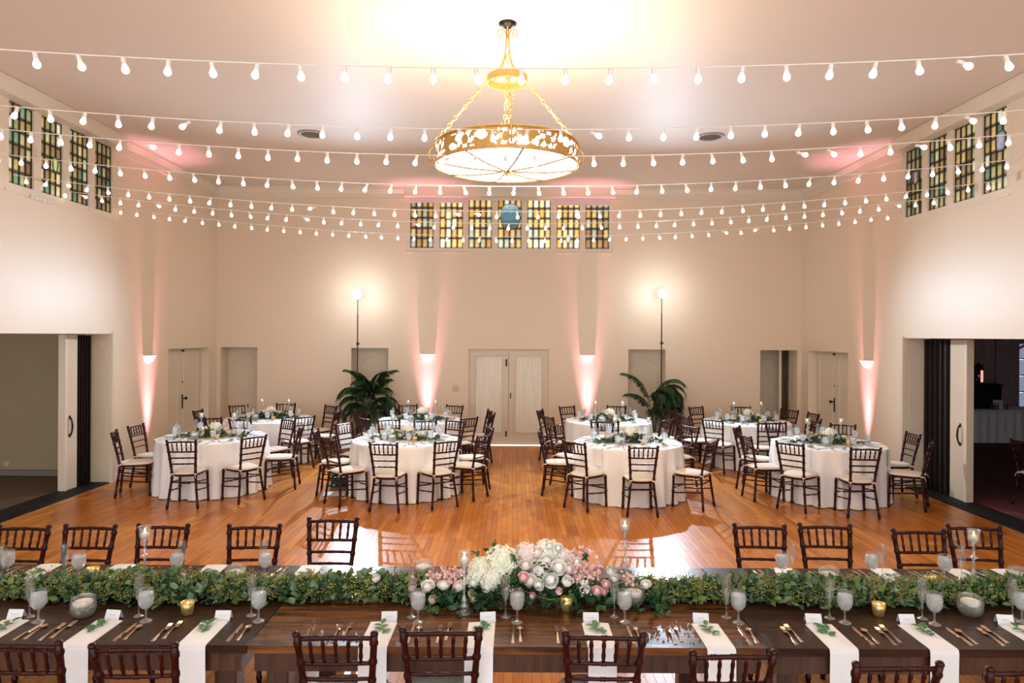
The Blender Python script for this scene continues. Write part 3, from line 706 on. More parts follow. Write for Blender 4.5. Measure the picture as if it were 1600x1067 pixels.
ps = thing('power_strip', 'white power strip on the wall under the stained-glass row over the grey-green room', 'power strip', (XL, 8.92, 4.055))
MB().bbox(0, .035, -.16, .16, -.025, .025, .004).build('housing', M_sock, ps)
for k in range(4): MB().bbox(.033, .05, -.13+.08*k, -.09+.08*k, -.018, .018, .003).build('plug', M_sock, ps)
# ------------------------------------------------------------------ strobe lamps on stands (light the dance floor)
STY = 13.85
for px, py, lb in ((559, 460, 'bright strobe lamp on a tall black stand in front of the bushy palm'), (1034, 459, 'bright strobe lamp on a tall black stand by the tall arching palm frond')):
    p = at_y(px, py, STY)
    s = thing('strobe_stand', lb, 'studio light', (p.x, STY, 0))
    MB().tube([(0, 0, .10), (0, 0, 1.25)], .016, 10).build('lower_pole', M_stand, s)
    MB().tube([(0, 0, 1.25), (0, 0, p.z-.40)], .012, 10).build('middle_pole', M_stand, s)
    MB().tube([(0, 0, p.z-.40), (0, 0, p.z-.07)], .009, 8).build('upper_pole', M_stand, s)
    for z_ in (1.25, p.z-1.0): 
        c = MB().lathe([(.022, -.03), (.025, -.02), (.025, .02), (.022, .03)], 12).build('clamp', M_stand, s); c.location = (0, 0, z_)
        MB().tube([(.02, 0, 0), (.05, 0, 0)], .01, 8).build('clamp_knob', M_stand, c)
    for k in range(3):
        a = 2*PI*k/3 + 2.75
        lg = MB(); lg.tube([(0, 0, .42), (.42*math.cos(a), .42*math.sin(a), .01)], .010, 8)
        lo = lg.build('tripod_leg', M_stand, s); MB().tube([(0, 0, .16), (.22*math.cos(a), .22*math.sin(a), .205)], .006, 6).build('brace', M_stand, lo)
    hd = MB().bbox(-.045, .045, -.02, .10, -.075, .075, .008).build('strobe_head', M_stand, s); hd.location = (0, 0, p.z)
    dm = MB().lathe([(.070, 0), (.085, .02), (.085, .06), (.062, .10), (.03, .118), (0, .122)], 20).build('dome', M_strobe, hd, True); dm.rotation_euler = (PI/2, 0, 0); dm.location = (0, -.02, 0)
    fl_ = light('strobe_light', 'SPOT', (p.x, STY-.16, p.z), FLASH_W, (.66, .83, 1.0), spot_size=math.radians(122), spot_blend=.7, shadow_soft_size=.022)
    aim(fl_, (p.x*.6, 5.0, .8))

# ------------------------------------------------------------------ chandelier
CHX, CHY = -.06, 6.74; CR = .688; CZ0, CZ1 = 3.98, 4.175; RZ = 4.83
ch = thing('chandelier', 'gilded drum chandelier with pierced floral band and glowing glass bowl', 'chandelier', (CHX, CHY, 0))
def pierced(u, v):      # True = metal
    if v < .12 or v > .88: return True
    k = u*22; c = k - math.floor(k); i = int(math.floor(k)) % 22
    x_ = (c-.5)*2*1.05; y_ = (v-.5)*2
    x_ /= 1.0
    if i % 2 == 0:
        r = math.hypot(x_, y_*.8); t = math.atan2(y_, x_)
        if abs(r-.30) < .10 and r > .2: return True
        lobes = .62+.26*math.cos(5*t+i)
        if .36 < r < lobes: return False
        if .78 < r < .98 and math.sin(7*t+i) > .25: return False
        if r > 1.05 and math.sin(6*x_+2*i)*math.sin(7*y_) > .35: return False
        return True
    w_ = math.sin(3.1*x_+i)+.9*math.sin(4.3*y_+1.7*i)+.7*math.sin(5*x_*y_+i*2.3)
    return w_ < .52
NU, NV = 560, 22
bd = MB(); idx = {}
def bv(i, j, out):
    key = (i % NU, j, out)
    if key not in idx:
        t = 2*PI*(i % NU)/NU; r = CR + (.006 if out else 0); idx[key] = len(bd.v); bd.v.append((r*math.cos(t), r*math.sin(t), CZ0+(CZ1-CZ0)*j/NV))
    return idx[key]
for i in range(NU):
    for j in range(NV):
        if pierced((i+.5)/NU, (j+.5)/NV):
            bd.f.append((bv(i, j, 1), bv(i+1, j, 1), bv(i+1, j+1, 1), bv(i, j+1, 1)))
bd.build('pierced_band', M_gold, ch)
for z_, nm in ((CZ0, 'lower_rim'), (CZ1, 'upper_rim')):
    MB().tube([((CR+.008)*math.cos(2*PI*k/72), (CR+.008)*math.sin(2*PI*k/72), z_) for k in range(72)], .011, 8, closed=True).build(nm, M_gold, ch, True)
MB().shell([(CR-.012, CZ0+.01), (CR-.012, CZ1-.01)], 72).build('side_glass', M_glow2, ch, True)
MB().lathe([(0, CZ0-.045), (.2, CZ0-.042), (.4, CZ0-.03), (.55, CZ0-.015), (CR-.005, CZ0)], 64).build('bottom_glass', M_glow, ch, True)
for k in range(8):
    a = 2*PI*k/8 + .22
    MB().tube([(.05*math.cos(a), .05*math.sin(a), CZ0-.055), (.4*math.cos(a), .4*math.sin(a), CZ0-.042), (CR*math.cos(a), CR*math.sin(a), CZ0-.004)], .010, 6).build('rib', M_goldd, ch)
fb = MB().lathe([(0, CZ0-.095), (.018, CZ0-.09), (.014, CZ0-.075), (.04, CZ0-.065), (.055, CZ0-.05), (0, CZ0-.045)], 16).build('finial', M_gold, ch, True)
sl = MB()
for k in range(6):
    a = 2*PI*k/6; sl.tube([((.05+.05*math.sin(t*.6))*math.cos(a), (.05+.05*math.sin(t*.6))*math.sin(a), CZ0-.06-.012*t) for t in range(5)], .005, 5)
sl.build('finial_scrolls', M_gold, fb)
# upper ring
MB().shell([(.20, RZ-.035), (.20, RZ+.035), (.192, RZ+.035), (.192, RZ-.035), (.20, RZ-.035)], 40).build('upper_ring', M_gold, ch)
st = MB(); st.tube([(0, 0, RZ+.5), (0, 0, ZC-.04)], .014, 8)
for k in range(4):
    a = PI/4 + k*PI/2; st.tube([(.196*math.cos(a)*f, .196*math.sin(a)*f, z_) for f, z_ in ((1, RZ+.03), (.62, RZ+.07), (.35, RZ+.14), (.18, RZ+.24), (.1, RZ+.36), (.06, RZ+.5))], .008, 6)
st.build('stem', M_gold, ch, True)
cn = MB().lathe([(0, ZC-.05), (.03, ZC-.05), (.06, ZC-.03), (.09, ZC-.012), (.09, ZC), (0, ZC)], 20).build('canopy', M_iron, ch, True)
sc_ = MB()
for k in range(4):
    a = k*PI/2
    sc_.tube([((.01+.055+.045*math.cos(t*.5+PI)*(1-t*.045))*math.cos(a), (.065+.045*math.cos(t*.5+PI)*(1-t*.045))*math.sin(a), ZC-.10+.05*math.sin(t*.5)*(1-t*.045)) for t in range(17)], .006, 5)
sc_.build('canopy_scrolls', M_gold, cn, True)
# twisted wire rod down to the bowl
MB().tube([(.02*math.cos(t*.9), .02*math.sin(t*.9), RZ+.3-(RZ+.3-CZ1+.05)*t/40) for t in range(41)], .006, 5).build('twisted_rod', M_gold, ch, True)
link = MB().tube([(.016*math.cos(2*PI*k/12), 0, .028*math.sin(2*PI*k/12)) for k in range(12)], .0045, 5, closed=True).mesh('chain_link', M_gold, True)
llink = MB().tube([(.013*math.cos(2*PI*k/12), 0, .055*math.sin(2*PI*k/12)) for k in range(12)], .0048, 5, closed=True).mesh('chain_link', M_gold, True)
for k in range(4):
    a = .06 + k*PI/2
    p0 = Vector((.205*math.cos(a), .205*math.sin(a), RZ-.02)); p1 = Vector(((CR+.01)*math.cos(a), (CR+.01)*math.sin(a), CZ1+.04)); dv = p1-p0
    cn_ = inst('chain', None, ch)
    q = dv.to_track_quat('Z', 'Y'); tot = dv.length; s_ = .02; i = 0
    while s_ < tot-.02:
        big = i in (2, 6); me = llink if big else link; half = .055 if big else .028
        e = (q.to_matrix().to_4x4() @ Matrix.Rotation((i % 2)*PI/2, 4, 'Z')).to_euler()
        inst('chain_link', me, cn_, p0 + dv.normalized()*(s_+half), rot=e); s_ += 2*half - .010; i += 1
    mid = p0 + dv*.5; cr = MB()
    for r_ in (0, PI/2):
        d2 = (q.to_matrix() @ Vector((math.cos(r_+PI/4), math.sin(r_+PI/4)*0, math.sin(r_+PI/4))))*.05
        cr.tube([mid-d2, mid+d2], [.007, .007], 6)
    cr.build('chain_ornament', M_gold, cn_)
    rad = Vector((math.cos(a), math.sin(a), 0)); hk = MB()
    hk.tube([Vector((0,0,CZ1+.04))+rad*(CR+.01), Vector((0,0,CZ1))+rad*(CR+.03), Vector((0,0,CZ1-.06))+rad*(CR+.075), Vector((0,0,CZ1-.12))+rad*(CR+.085), Vector((0,0,CZ1-.16))+rad*(CR+.06), Vector((0,0,CZ1-.15))+rad*(CR+.035), Vector((0,0,CZ1-.12))+rad*(CR+.045)], .008, 6)
    hk.build('scroll_bracket', M_gold, ch, True)
light('chandelier_bulbs', 'POINT', (CHX, CHY, CZ0+.10), CHAND_UP, WARM, shadow_soft_size=.22)

# ------------------------------------------------------------------ string lights
BS = .254
bulb_g = MB().lathe([(.009, .0), (.012, -.010), (.019, -.026), (.0215, -.037), (.0185, -.049), (.009, -.057), (0, -.059)], 12).mesh('bulb', M_bulb, True)
sock_m = MB().lathe([(0, .036), (.010, .036), (.013, .030), (.013, -.004), (.010, -.006), (0, -.006)], 8).mesh('socket', M_sock, True)
ords = ['first', 'second', 'third', 'fourth', 'fifth', 'sixth', 'seventh']
strings = [(25.5, 'first'), (28.9, 'second'), (32.0, 'third'), (38.5, 'fourth'), (46.3, 'fifth'), (53.2, 'sixth'), (69.0, 'seventh')]
ph0 = [.35, .15, .6, .42, .1, .77, .55]
for (sp_, on), ph in zip(strings, ph0):
    Y = BS*F/sp_
    zc = 3.845; rise = .42
    r = thing('string_light', 'white globe string light, %s strand out from the back wall' % on, 'string lights', (0, Y, 0), 0, 'globe string lights')
    def zz(x_): return zc + rise*((x_+.06)/6.12)**2
    # sits against both side walls
    pts = [(XL+.005+(XR-XL-.01)*k/60, 0, zz(XL+(XR-XL)*k/60)) for k in range(61)]
    MB().tube(pts, .0042, 5).build('cable', M_cable, r, True)
    x_ = XL + BS*ph
    while x_ < XR-.05:
        if abs(x_)/Y < .80:
            tilt = random.gauss(0, .14); t2 = random.gauss(0, .14)
            if random.random() < .06: tilt += random.choice((-1.2, 1.2))
            b_ = inst('bulb', bulb_g, r, (x_, 0, zz(x_)-.036), rot=(t2, tilt, 0)); inst('socket', sock_m, b_)
        x_ += BS
    for e in (XL+.02, XR-.02): MB().tube([(e-.02, 0, zz(e)), (e+.02, 0, zz(e))], .012, 6).build('wall_hook', M_sock, r)

# ------------------------------------------------------------------ flowers and leaves (shared meshes)
def petal_cup(mb, az, wdt, s, A0, A1, z0=0, flare=0.0, nu=4, nv=4):
    def fn(u, v):
        al = A0+(A1-A0)*v; t = az + (u-.5)*wdt*(1-.45*abs(v-.55)*1.2); ro = s*math.sin(al)*(1+flare*v*v) ; ro += .03*s*math.sin(6*PI*u+az)*v
        return (ro*math.cos(t), ro*math.sin(t), z0 + s*(1-math.cos(al)) - s*.35*flare*v*v)
    mb.grid(fn, nu, nv)
def rose_mb(seed, opening=1.0):
    rd = random.Random(seed); mb = MB()
    mb.lathe([(0, .05), (.3, .2), (.42, .5), (.36, .72), (.16, .80), (0, .79)], 10)
    for k in range(17):
        f = k/16; az = k*2.39996
        s = .22+.52*f; A1 = math.radians(165-78*f*opening-rd.uniform(0, 12)); petal_cup(mb, az, 2.3-.5*f, s, .25, A1, .30*(1-f), .35*max(0, f-.55)*opening)
    return mb
def floret(mb, M_, r, n=4):
    for k in range(n):
        a = 2*PI*k/n
        vs = [M_ @ Vector(p) for p in ((0,0,0), (r*math.cos(a-.55)*.8, r*math.sin(a-.55)*.8, r*.22), (r*math.cos(a)*1.05, r*math.sin(a)*1.05, r*.12), (r*math.cos(a+.55)*.8, r*math.sin(a+.55)*.8, r*.22))]
        mb.add(vs, [(0, 1, 2, 3)])
def orient(n):
    return Vector(n).to_track_quat('Z', 'Y').to_matrix().to_4x4()
def hydrangea_mb(seed, cnt=110, r=.17):
    rd = random.Random(seed); mb = MB()
    mb.lathe([(0, -.75), (.55, -.6), (.8, -.1), (.7, .4), (.4, .72), (0, .82)], 10)
    for k in range(cnt):
        z = 1-1.75*(k+.5)/cnt; t = k*2.39996; ro = math.sqrt(max(0, 1-z*z)); n = Vector((ro*math.cos(t), ro*math.sin(t), z))
        floret(mb, Matrix.Translation(n*rd.uniform(.86, 1.0)) @ orient(n + Vector((rd.gauss(0,.25), rd.gauss(0,.25), rd.gauss(0,.25)))) @ Matrix.Rotation(rd.uniform(0, 6), 4, 'Z'), r*rd.uniform(.85, 1.25))
    return mb
def stock_mb(seed, cnt=34):
    rd = random.Random(seed); mb = MB()
    for k in range(cnt):
        c = Vector((rd.gauss(0, .42), rd.gauss(0, .42), rd.gauss(0, .5))); n = Vector((rd.gauss(0,1), rd.gauss(0,1)-.5, rd.gauss(0,1)+.6)).normalized()
        for q in range(2):
            floret(mb, Matrix.Translation(c + n*.06*q) @ orient(n) @ Matrix.Rotation(rd.uniform(0, 6), 4, 'Z'), rd.uniform(.17, .25)*(1-.3*q), 5)
    return mb
def leaf_pts(l, wd, fold=.25, bend=.2):
    mid = [(0, 0, 0), (0, l*.35, bend*l*.12), (0, l*.7, bend*l*.08), (0, l, -bend*l*.1)]
    sd = [(wd*.5, l*.22, wd*fold), (wd*.62, l*.5, wd*fold*1.1+bend*l*.08), (wd*.36, l*.8, wd*fold*.7)]
    vs = mid + sd + [(-x_, y_, z_) for x_, y_, z_ in sd]
    fs = [(0, 4, 1), (1, 4, 5), (1, 5, 2), (2, 5, 6), (2, 6, 3), (0, 1, 7), (1, 8, 7), (1, 2, 8), (2, 9, 8), (2, 3, 9)]
    return vs, fs
def ivy_pts(l):
    out = [(0,0), (.28,.05), (.42,.30), (.28,.42), (.33,.72), (.12,.66), (0,1.0), (-.12,.66), (-.33,.72), (-.28,.42), (-.42,.30), (-.28,.05)]
    vs = [(0, .4*l, .04*l)] + [(x_*l, y_*l, .06*l*(1 if i % 2 else -.5)) for i, (x_, y_) in enumerate(out)]
    return vs, [(0, i+1, (i+1) % 12+1) for i in range(12)]
def rmat(loc, rd, up=.5, out=None, s=1.0):
    d = Vector((rd.gauss(0,1), rd.gauss(0,1), rd.gauss(0,1)*.7+up))
    if out is not None: d += Vector(out)
    d.normalize(); q = d.to_track_quat('Y', 'Z').to_matrix().to_4x4()
    return Matrix.Translation(loc) @ q @ Matrix.Rotation(rd.gauss(0, .7), 4, 'Y') @ Matrix.Scale(s, 4)
ROSES = {}
def flower(kind, mat, parent, loc, r, rd, face=(0,-.6,.8)):
    key = (kind, mat.name, rd.randint(0, 1))
    if key not in ROSES:
        sd = key[2]
        ROSES[key] = {'rose': lambda: rose_mb(sd, 1.0), 'bud': lambda: rose_mb(sd+5, .5), 'peony': lambda: rose_mb(sd+9, 1.15), 'hydrangea': lambda: hydrangea_mb(sd), 'stock': lambda: stock_mb(sd)}[kind]().mesh(kind, mat, kind != 'hydrangea' and kind != 'stock')
    f = Vector(face) + Vector((rd.gauss(0,.25), rd.gauss(0,.25), rd.gauss(0,.2))); f.normalize()
    off = Vector((0,0,0)) if kind in ('hydrangea', 'stock') else -f*r*.45
    sc2 = r if kind in ('hydrangea', 'stock') else r/.74
    return inst({'rose': 'rose', 'bud': 'rosebud', 'peony': 'peony', 'hydrangea': 'hydrangea', 'stock': 'stock_flower'}[kind], ROSES[key], parent, Vector(loc)+off, rot=f.to_track_quat('Z', 'Y').to_euler(), scale=sc2)

# ------------------------------------------------------------------ chiavari chair
def bamboo(pts, r, rings, n=8):
    """tube along pts with raised rings at arc fractions"""
    P = [Vector(p) for p in pts]; seg = [(P[i+1]-P[i]).length for i in range(len(P)-1)]; tot = sum(seg)
    def pos(f):
        d = f*tot
        for i, l in enumerate(seg):
            if d <= l+1e-9 or i == len(seg)-1: return P[i].lerp(P[i+1], min(1, d/l))
            d -= l
    fs = set([0.0, 1.0]); acc = 0
    for l in seg: acc += l; fs.add(round(min(1, acc/tot), 4))
    rr = {}
    for q in rings:
        e = .008/tot
        for f, m in ((q-2*e, 1), (q-e, 1.28), (q+e, 1.28), (q+2*e, 1)):
            f = min(1, max(0, f)); fs.add(f); rr[f] = m
    fl_ = sorted(fs); return MB().tube([pos(f) for f in fl_], [r*rr.get(f, 1) for f in fl_], n)
def make_chair():
    c = thing('chiavari_chair', '', 'chair')
    def bxw(z): return .145+(.183-.145)*(z-.45)/.47      # half width of back posts above the seat
    def byy(z): return -.185-.105*((z-.43)/.49)**1.15 if z > .43 else -.185-.05*(.43-z)/.43
    for s in (-1, 1):
        pts = [(s*.195, byy(0), 0), (s*.165, byy(.25), .25), (s*.147, byy(.43), .43)] + [(s*bxw(z), byy(z), z) for z in (.55, .68, .80, .905)]
        m = bamboo(pts, .0165, (.05, .27, .44, .52, .62, .73, .84, .95))
        m.lathe([(.0165, 0), (.019, .004), (.019, .012), (.013, .02), (0, .022)], 8, (s*bxw(.905), byy(.905), .900))
        m.build('back_post', M_mahog, c, True)
        bamboo([(s*.19, .20, 0), (s*.178, .19, .43)], .0165, (.08, .5, .92)).build('front_leg', M_mahog, c, True)
    for z, r in ((.885, .0115), (.755, .0105), (.672, .010), (.590, .010)):
        bw = .008
        pts = [(bxw(z)*(-1+2*k/8), byy(z) - bw*math.sin(PI*k/8), z+(.006*math.sin(PI*k/8) if z > .88 else 0)) for k in range(9)]
        bamboo(pts, r, (.25, .5, .75), 7).build('back_rail', M_mahog, c, True)
    for k in range(5):
        f = -1+2*(k+1)/6; za, zb = .755, .885
        bamboo([(f*bxw(za), byy(za)-.006, za), (f*bxw(zb)*1.0, byy(zb)-.006, zb+.003)], .0082, (.3, .7), 6).build('spindle', M_mahog, c, True)
    # seat
    def outline(g, n=28):
        out = []
        for k in range(n):
            t = 2*PI*k/n; ct, st_ = math.cos(t), math.sin(t); e = .62
            x_ = math.copysign(abs(ct)**e, ct); y_ = math.copysign(abs(st_)**e, st_)
            hw = .200 + (.155-.200)*max(0, (1-y_)/2)**.8
            out.append((x_*(hw+g), .005+y_*(.205+g)))
        return out
    def slab(levels):
        mb = MB(); n = 28; vs = []
        for g, z in levels: vs += [(x_, y_, z) for x_, y_ in outline(g)]
        fs = [tuple(range(n-1, -1, -1)), tuple(range((len(levels)-1)*n, len(levels)*n))]
        for i in range(len(levels)-1):
            for k in range(n): fs.append((i*n+k, i*n+(k+1) % n, (i+1)*n+(k+1) % n, (i+1)*n+k))
        return mb.add(vs, fs)
    slab([(-.012, .415), (.0, .42), (.0, .436), (-.006, .442)]).build('seat', M_mahog, c)
    slab([(-.02, .441), (.006, .446), (.014, .458), (.008, .470), (-.02, .480), (-.09, .486)]).build('cushion', M_cush, c, True)
    ties = [c.children[-1]]
    for s in (-1, 1):
        x0 = s*.147; tb = MB(); tb.lathe([(.0185, -.012), (.022, -.008), (.022, .008), (.0185, .012)], 8, (x0, byy(.455)-.001, .455))
        tb.tube([(x0, byy(.45)-.02, .455), (x0+s*.012, byy(.45)-.04, .43), (x0+s*.016, byy(.45)-.045, .40)], .004, 5)
        tb.build('cushion_tie', M_cush, ties[0], True)
    for z, r in ((.33, .009), (.22, .009)):
        for s in (-1, 1):
            fx = .19-.012*z/.43; rx_ = .195-.048*z/.43
            bamboo([(s*rx_, byy(z), z+.02), (s*fx, .20-.01*z/.43, z-.03)], r, (.3, .7), 6).build('side_stretcher', M_mahog, c, True)
    bamboo([(-.155, byy(.33), .345), (.155, byy(.33), .345)], .009, (.5,), 6).build('rear_stretcher', M_mahog, c, True)
    bamboo([(-.182, .195, .25), (.182, .195, .25)], .009, (.3, .7), 6).build('front_stretcher', M_mahog, c, True)
    return c
CH0 = make_chair(); used = [False]
TOPZ = .915
ORD = ['first','second','third','fourth','fifth','sixth','seventh','eighth','ninth','tenth']
def sector(a):
    k = int(round(a/(PI/4))) % 8
    return ['bar-room side', 'bar-room and back-wall side', 'back-wall side', 'grey-room and back-wall side', 'grey-room side', 'grey-room and long-table side', 'long-table side', 'bar-room and long-table side'][k]
def ranks(xs, c=.1):
    out = [None]*len(xs)
    for sg, nm in ((-1, 'grey-room'), (1, 'bar-room')):
        ids = sorted([i for i, x in enumerate(xs) if (x-c)*sg > 0], key=lambda i: abs(xs[i]-c))
        for q, i in enumerate(ids): out[i] = '%s from the flowers toward the %s' % (ORD[q], nm)
    return out
def put_chair(P, face, label, group):
    f = Vector((face[0], face[1])).normalized(); rz = math.atan2(-f.x, f.y)
    loc = (P[0]+f.x*.285, P[1]+f.y*.285, 0)
    if not used[0]:
        used[0] = True; CH0.location = loc; CH0.rotation_euler = (0,0,rz); CH0['label'] = label; CH0['group'] = group; return CH0
    return dup(CH0, loc, rz, label, group)

# ------------------------------------------------------------------ small tableware prototypes
def proto(fn):
    o = fn(); return o
class Proto:
    """first placement moves the prototype, later ones copy it"""
    def __init__(s, root): s.r = root; s.used = False
    def put(s, loc, rz, label, group=None):
        if not s.used:
            s.used = True; KIDS[s.r] = list(s.r.children); s.r.location = loc; s.r.rotation_euler = (0,0,rz); s.r['label'] = label
            if group: s.r['group'] = group
            return s.r
        c = dup(s.r, loc, rz, label)
        if group: c['group'] = group
        elif 'group' in c: del c['group']
        return c
def mk_goblet():
    r = thing('water_goblet', '', 'glass')
    MB().shell([(.034, .0), (.033, .004), (.010, .010), (.0055, .02), (.005, .05), (.0075, .062), (.024, .072), (.037, .092), (.041, .118), (.040, .145), (.036, .172)], 18).build('glass_bowl', M_glassf, r, True)
    MB().lathe([(0, .069), (.022, .0735), (.0355, .093), (.0393, .118), (.0385, .142), (.0375, .152), (0, .152)], 16).build('ice_water', M_water, r, True)
    MB().lathe([(.0335, .0), (.034, .002), (.028, .006), (.01, .011), (0, .012)], 16).build('foot', M_crystal, r, True)
    return r
def mk_flute():
    r = thing('champagne_flute', '', 'glass')
    MB().shell([(.030, 0), (.028, .004), (.006, .010), (.004, .03), (.004, .075), (.010, .088), (.020, .115), (.0245, .15), (.0235, .19), (.021, .222)], 16).build('glass_bowl', M_glass, r, True)
    MB().lathe([(.0305, .0), (.031, .002), (.02, .005), (.006, .010), (0, .011)], 16).build('foot', M_crystal, r, True)
    return r
def mk_candlestick():
    r = thing('crystal_candlestick', '', 'candlestick')
    MB().lathe([(.048, 0), (.050, .004), (.036, .010), (.018, .018), (.024, .030), (.026, .042), (.016, .055), (.021, .068), (.014, .080), (.008, .095), (.0075, .15), (.016, .160), (.030, .166), (.016, .173), (.008, .185), (.0075, .235), (.014, .246), (.010, .255), (.020, .262)], 16).build('stem', M_crystal, r, True)
    MB().shell([(.016, .262), (.030, .275), (.033, .295), (.030, .318), (.034, .334), (.041, .342)], 16).build('cup', M_crystal, r, True)
    cd_ = MB().lathe([(0, .264), (.020, .266), (.021, .300), (.010, .305), (0, .303)], 12).build('candle', M_candle, r, True)
    MB().lathe([(0, .303), (.0035, .309), (.0045, .316), (.0025, .326), (0, .333)], 8).build('flame', M_flame, cd_, True)
    return r
def mk_bowl():
    r = thing('candle_bowl', '', 'candle holder')
    mb = MB(); prof = [(.036, .002), (.052, .012), (.064, .040), (.064, .070), (.058, .098), (.060, .106)]
    n = 36; vs = []; 
    for rr, z in prof:
        for k in range(n): q = rr*(1+.018*(k % 2)); vs.append((q*math.cos(2*PI*k/n+z*3), q*math.sin(2*PI*k/n+z*3), z))
    mb.add(vs, [(i*n+k, i*n+(k+1) % n, (i+1)*n+(k+1) % n, (i+1)*n+k) for i in range(len(prof)-1) for k in range(n)] + [tuple(range(n-1, -1, -1))])
    mb.build('ribbed_glass', M_crystal, r, True)
    MB().lathe([(0, .006), (.045, .012), (.059, .040), (.059, .058), (0, .058)], 20).build('water', glassy('bowl_water', (.90,.95,.88), .05, .18, (.5,.55,.4)), r, True)
    MB().lathe([(0, .059), (.040, .059), (.048, .066), (.050, .080), (.044, .086), (.01, .084), (0, .082)], 18).build('floating_candle', M_candle, r, True)
    return r
def mk_vase():
    r = thing('pebbled_candle_vase', '', 'candle holder')
    mb = MB(); n = 30; rows = 9; vs = []
    for j in range(rows):
        z = .002+.108*j/(rows-1)
        for k in range(n):
            q = .060+(.0016 if (j+k) % 2 else -.0016); vs.append((q*math.cos(2*PI*(k+.5*(j % 2))/n), q*math.sin(2*PI*(k+.5*(j % 2))/n), z))
    mb.add(vs, [(i*n+k, i*n+(k+1) % n, (i+1)*n+(k+1) % n, (i+1)*n+k) for i in range(rows-1) for k in range(n)] + [tuple(range(n-1, -1, -1))])
    mb.build('pebbled_glass', M_crystal, r, True)
    MB().lathe([(0, .048), (.044, .048), (.054, .056), (.054, .072), (.046, .078), (0, .076)], 18).build('floating_candle', M_candle, r, True)
    MB().lathe([(0, .004), (.055, .004), (.055, .047), (0, .047)], 16).build('water', M_water, r, True)
    return r
def mk_votive():
    r = thing('gold_votive', '', 'candle holder')
    MB().shell([(.026, .0), (.028, .002), (.034, .035), (.037, .068), (.034, .068), (.031, .035), (.024, .006)], 20).build('mercury_cup', M_mercury, r, True)
    MB().lathe([(0, .0), (.025, .0), (.025, .008), (0, .008)], 14).build('cup_base', M_mercury, r)
    c = MB().lathe([(0, .008), (.024, .008), (.027, .034), (0, .034)], 14).build('candle', M_candle, r, True)
    MB().lathe([(0, .034), (.004, .040), (.0055, .048), (.003, .060), (0, .068)], 8).build('flame', M_flame, c, True)
    return r
def strip(outl, thick=.0022, lift=None):
    """flat cutlery: list of (y, halfwidth, z)"""
    mb = MB(); vs = []; n = len(outl)
    for y, hw, z in outl: vs += [(-hw, y, z), (hw, y, z), (hw*.8, y, z+thick), (-hw*.8, y, z+thick)]
    fs = [(0, 1, 2, 3), ((n-1)*4+3, (n-1)*4+2, (n-1)*4+1, (n-1)*4)]
    for i in range(n-1):
        for k in range(4): fs.append((i*4+k, (i+1)*4+k, (i+1)*4+(k+1) % 4, i*4+(k+1) % 4))
    return mb.add(vs, fs)
def mk_fork():
    r = thing('fork', '', 'fork')
    strip([(0, .010, .0005), (.03, .0085, .002), (.08, .0042, .006), (.115, .0035, .009), (.128, .008, .007), (.14, .0115, .004), (.155, .012, .003)]).build('handle', M_silver, r)
    t = MB()
    for k in range(4):
        x_ = -.0095+k*.00633; t.tube([(x_, .152, .0045), (x_, .175, .004), (x_*.95, .200, .009)], [.0018, .0017, .0010], 5)
    t.build('tines', M_silver, r); return r
def mk_knife():
    r = thing('knife', '', 'knife')
    strip([(0, .0095, .0005), (.02, .009, .0015), (.09, .0055, .003), (.095, .0075, .003), (.098, .0075, .002)], .005).build('handle', M_silver, r)
    strip([(.097, .006, .002), (.11, .009, .0015), (.19, .0095, .0015), (.21, .007, .0015), (.222, .001, .0015)], .002).build('blade', M_silver, r); return r
def mk_spoon():
    r = thing('spoon', '', 'spoon')
    strip([(0, .009, .0005), (.03, .008, .002), (.09, .004, .006), (.125, .0035, .009)]).build('handle', M_silver, r)
    def bw(u, v):
        t = v*PI; hw = .017*math.sin(t)**.7; a = (u-.5)*2
        return (a*hw, .122+.052*v, .0085 - .006*(1-a*a)*math.sin(t))
    MB().grid(bw, 6, 8).build('bowl', M_silver, r, True); return r
def mk_card():
    r = thing('place_card', '', 'card')
    mb = MB(); wd, h_ = .042, .048
    mb.add([(-wd, -.022, 0), (wd, -.022, 0), (wd, 0, h_), (-wd, 0, h_), (-wd, .022, 0), (wd, .022, 0)], [(0, 1, 2, 3), (3, 2, 5, 4)])
    mb.build('folded_card', M_card, r)
    k = MB(); rd = random.Random(3)
    def on(x_, f): return (x_, -.022+.022*f-.0006, h_*f)
    xx = -.018
    while xx < .018:
        k.tube([on(xx, .42), on(xx+.0015, .56)], .0006, 4); xx += .0042
    k.build('handwriting', M_ink, r); return r
def sprig_mb(seed, n=5, l=.045, ivy=False):
    rd = random.Random(seed); mb = MB(); mb.tube([(0, -.05, .004), (.01, 0, .006), (0, .05, .008)], .0015, 5)
    for k in range(n):
        f = -.04+.095*k/(n-1); s = -1 if k % 2 else 1
        vs, fs = ivy_pts(l) if ivy else leaf_pts(l, l*.45, .15, .3)
        M_ = Matrix.Translation((0, f, .006+.002*k)) @ Matrix.Rotation(-s*rd.uniform(.4, 1.1), 4, 'Z') @ Matrix.Rotation(rd.uniform(.0, .25), 4, 'X')
        mb.add([M_ @ Vector(p) for p in vs], fs)
    return mb
def mk_sprig(seed, n, l, ivy):
    r = thing('leaf_sprig', '', 'sprig'); rd = random.Random(seed)
    MB().tube([(0, -.05, .004), (.006, 0, .006), (0, .05, .008)], .0016, 5).build('stem', M_stem, r)
    vs, fs = ivy_pts(l) if ivy else leaf_pts(l, l*.45, .15, .3); me = MB().add(vs, fs).mesh('leaf', M_sprig)
    for k in range(n):
        f = -.045+.095*k/(n-1); s = -1 if k % 2 else 1
        inst('leaf', me, r, (0, f, .006+.0015*k), rot=(rd.uniform(.0, .25), 0, -s*rd.uniform(.4, 1.1)), scale=rd.uniform(.8, 1.15))
    return r
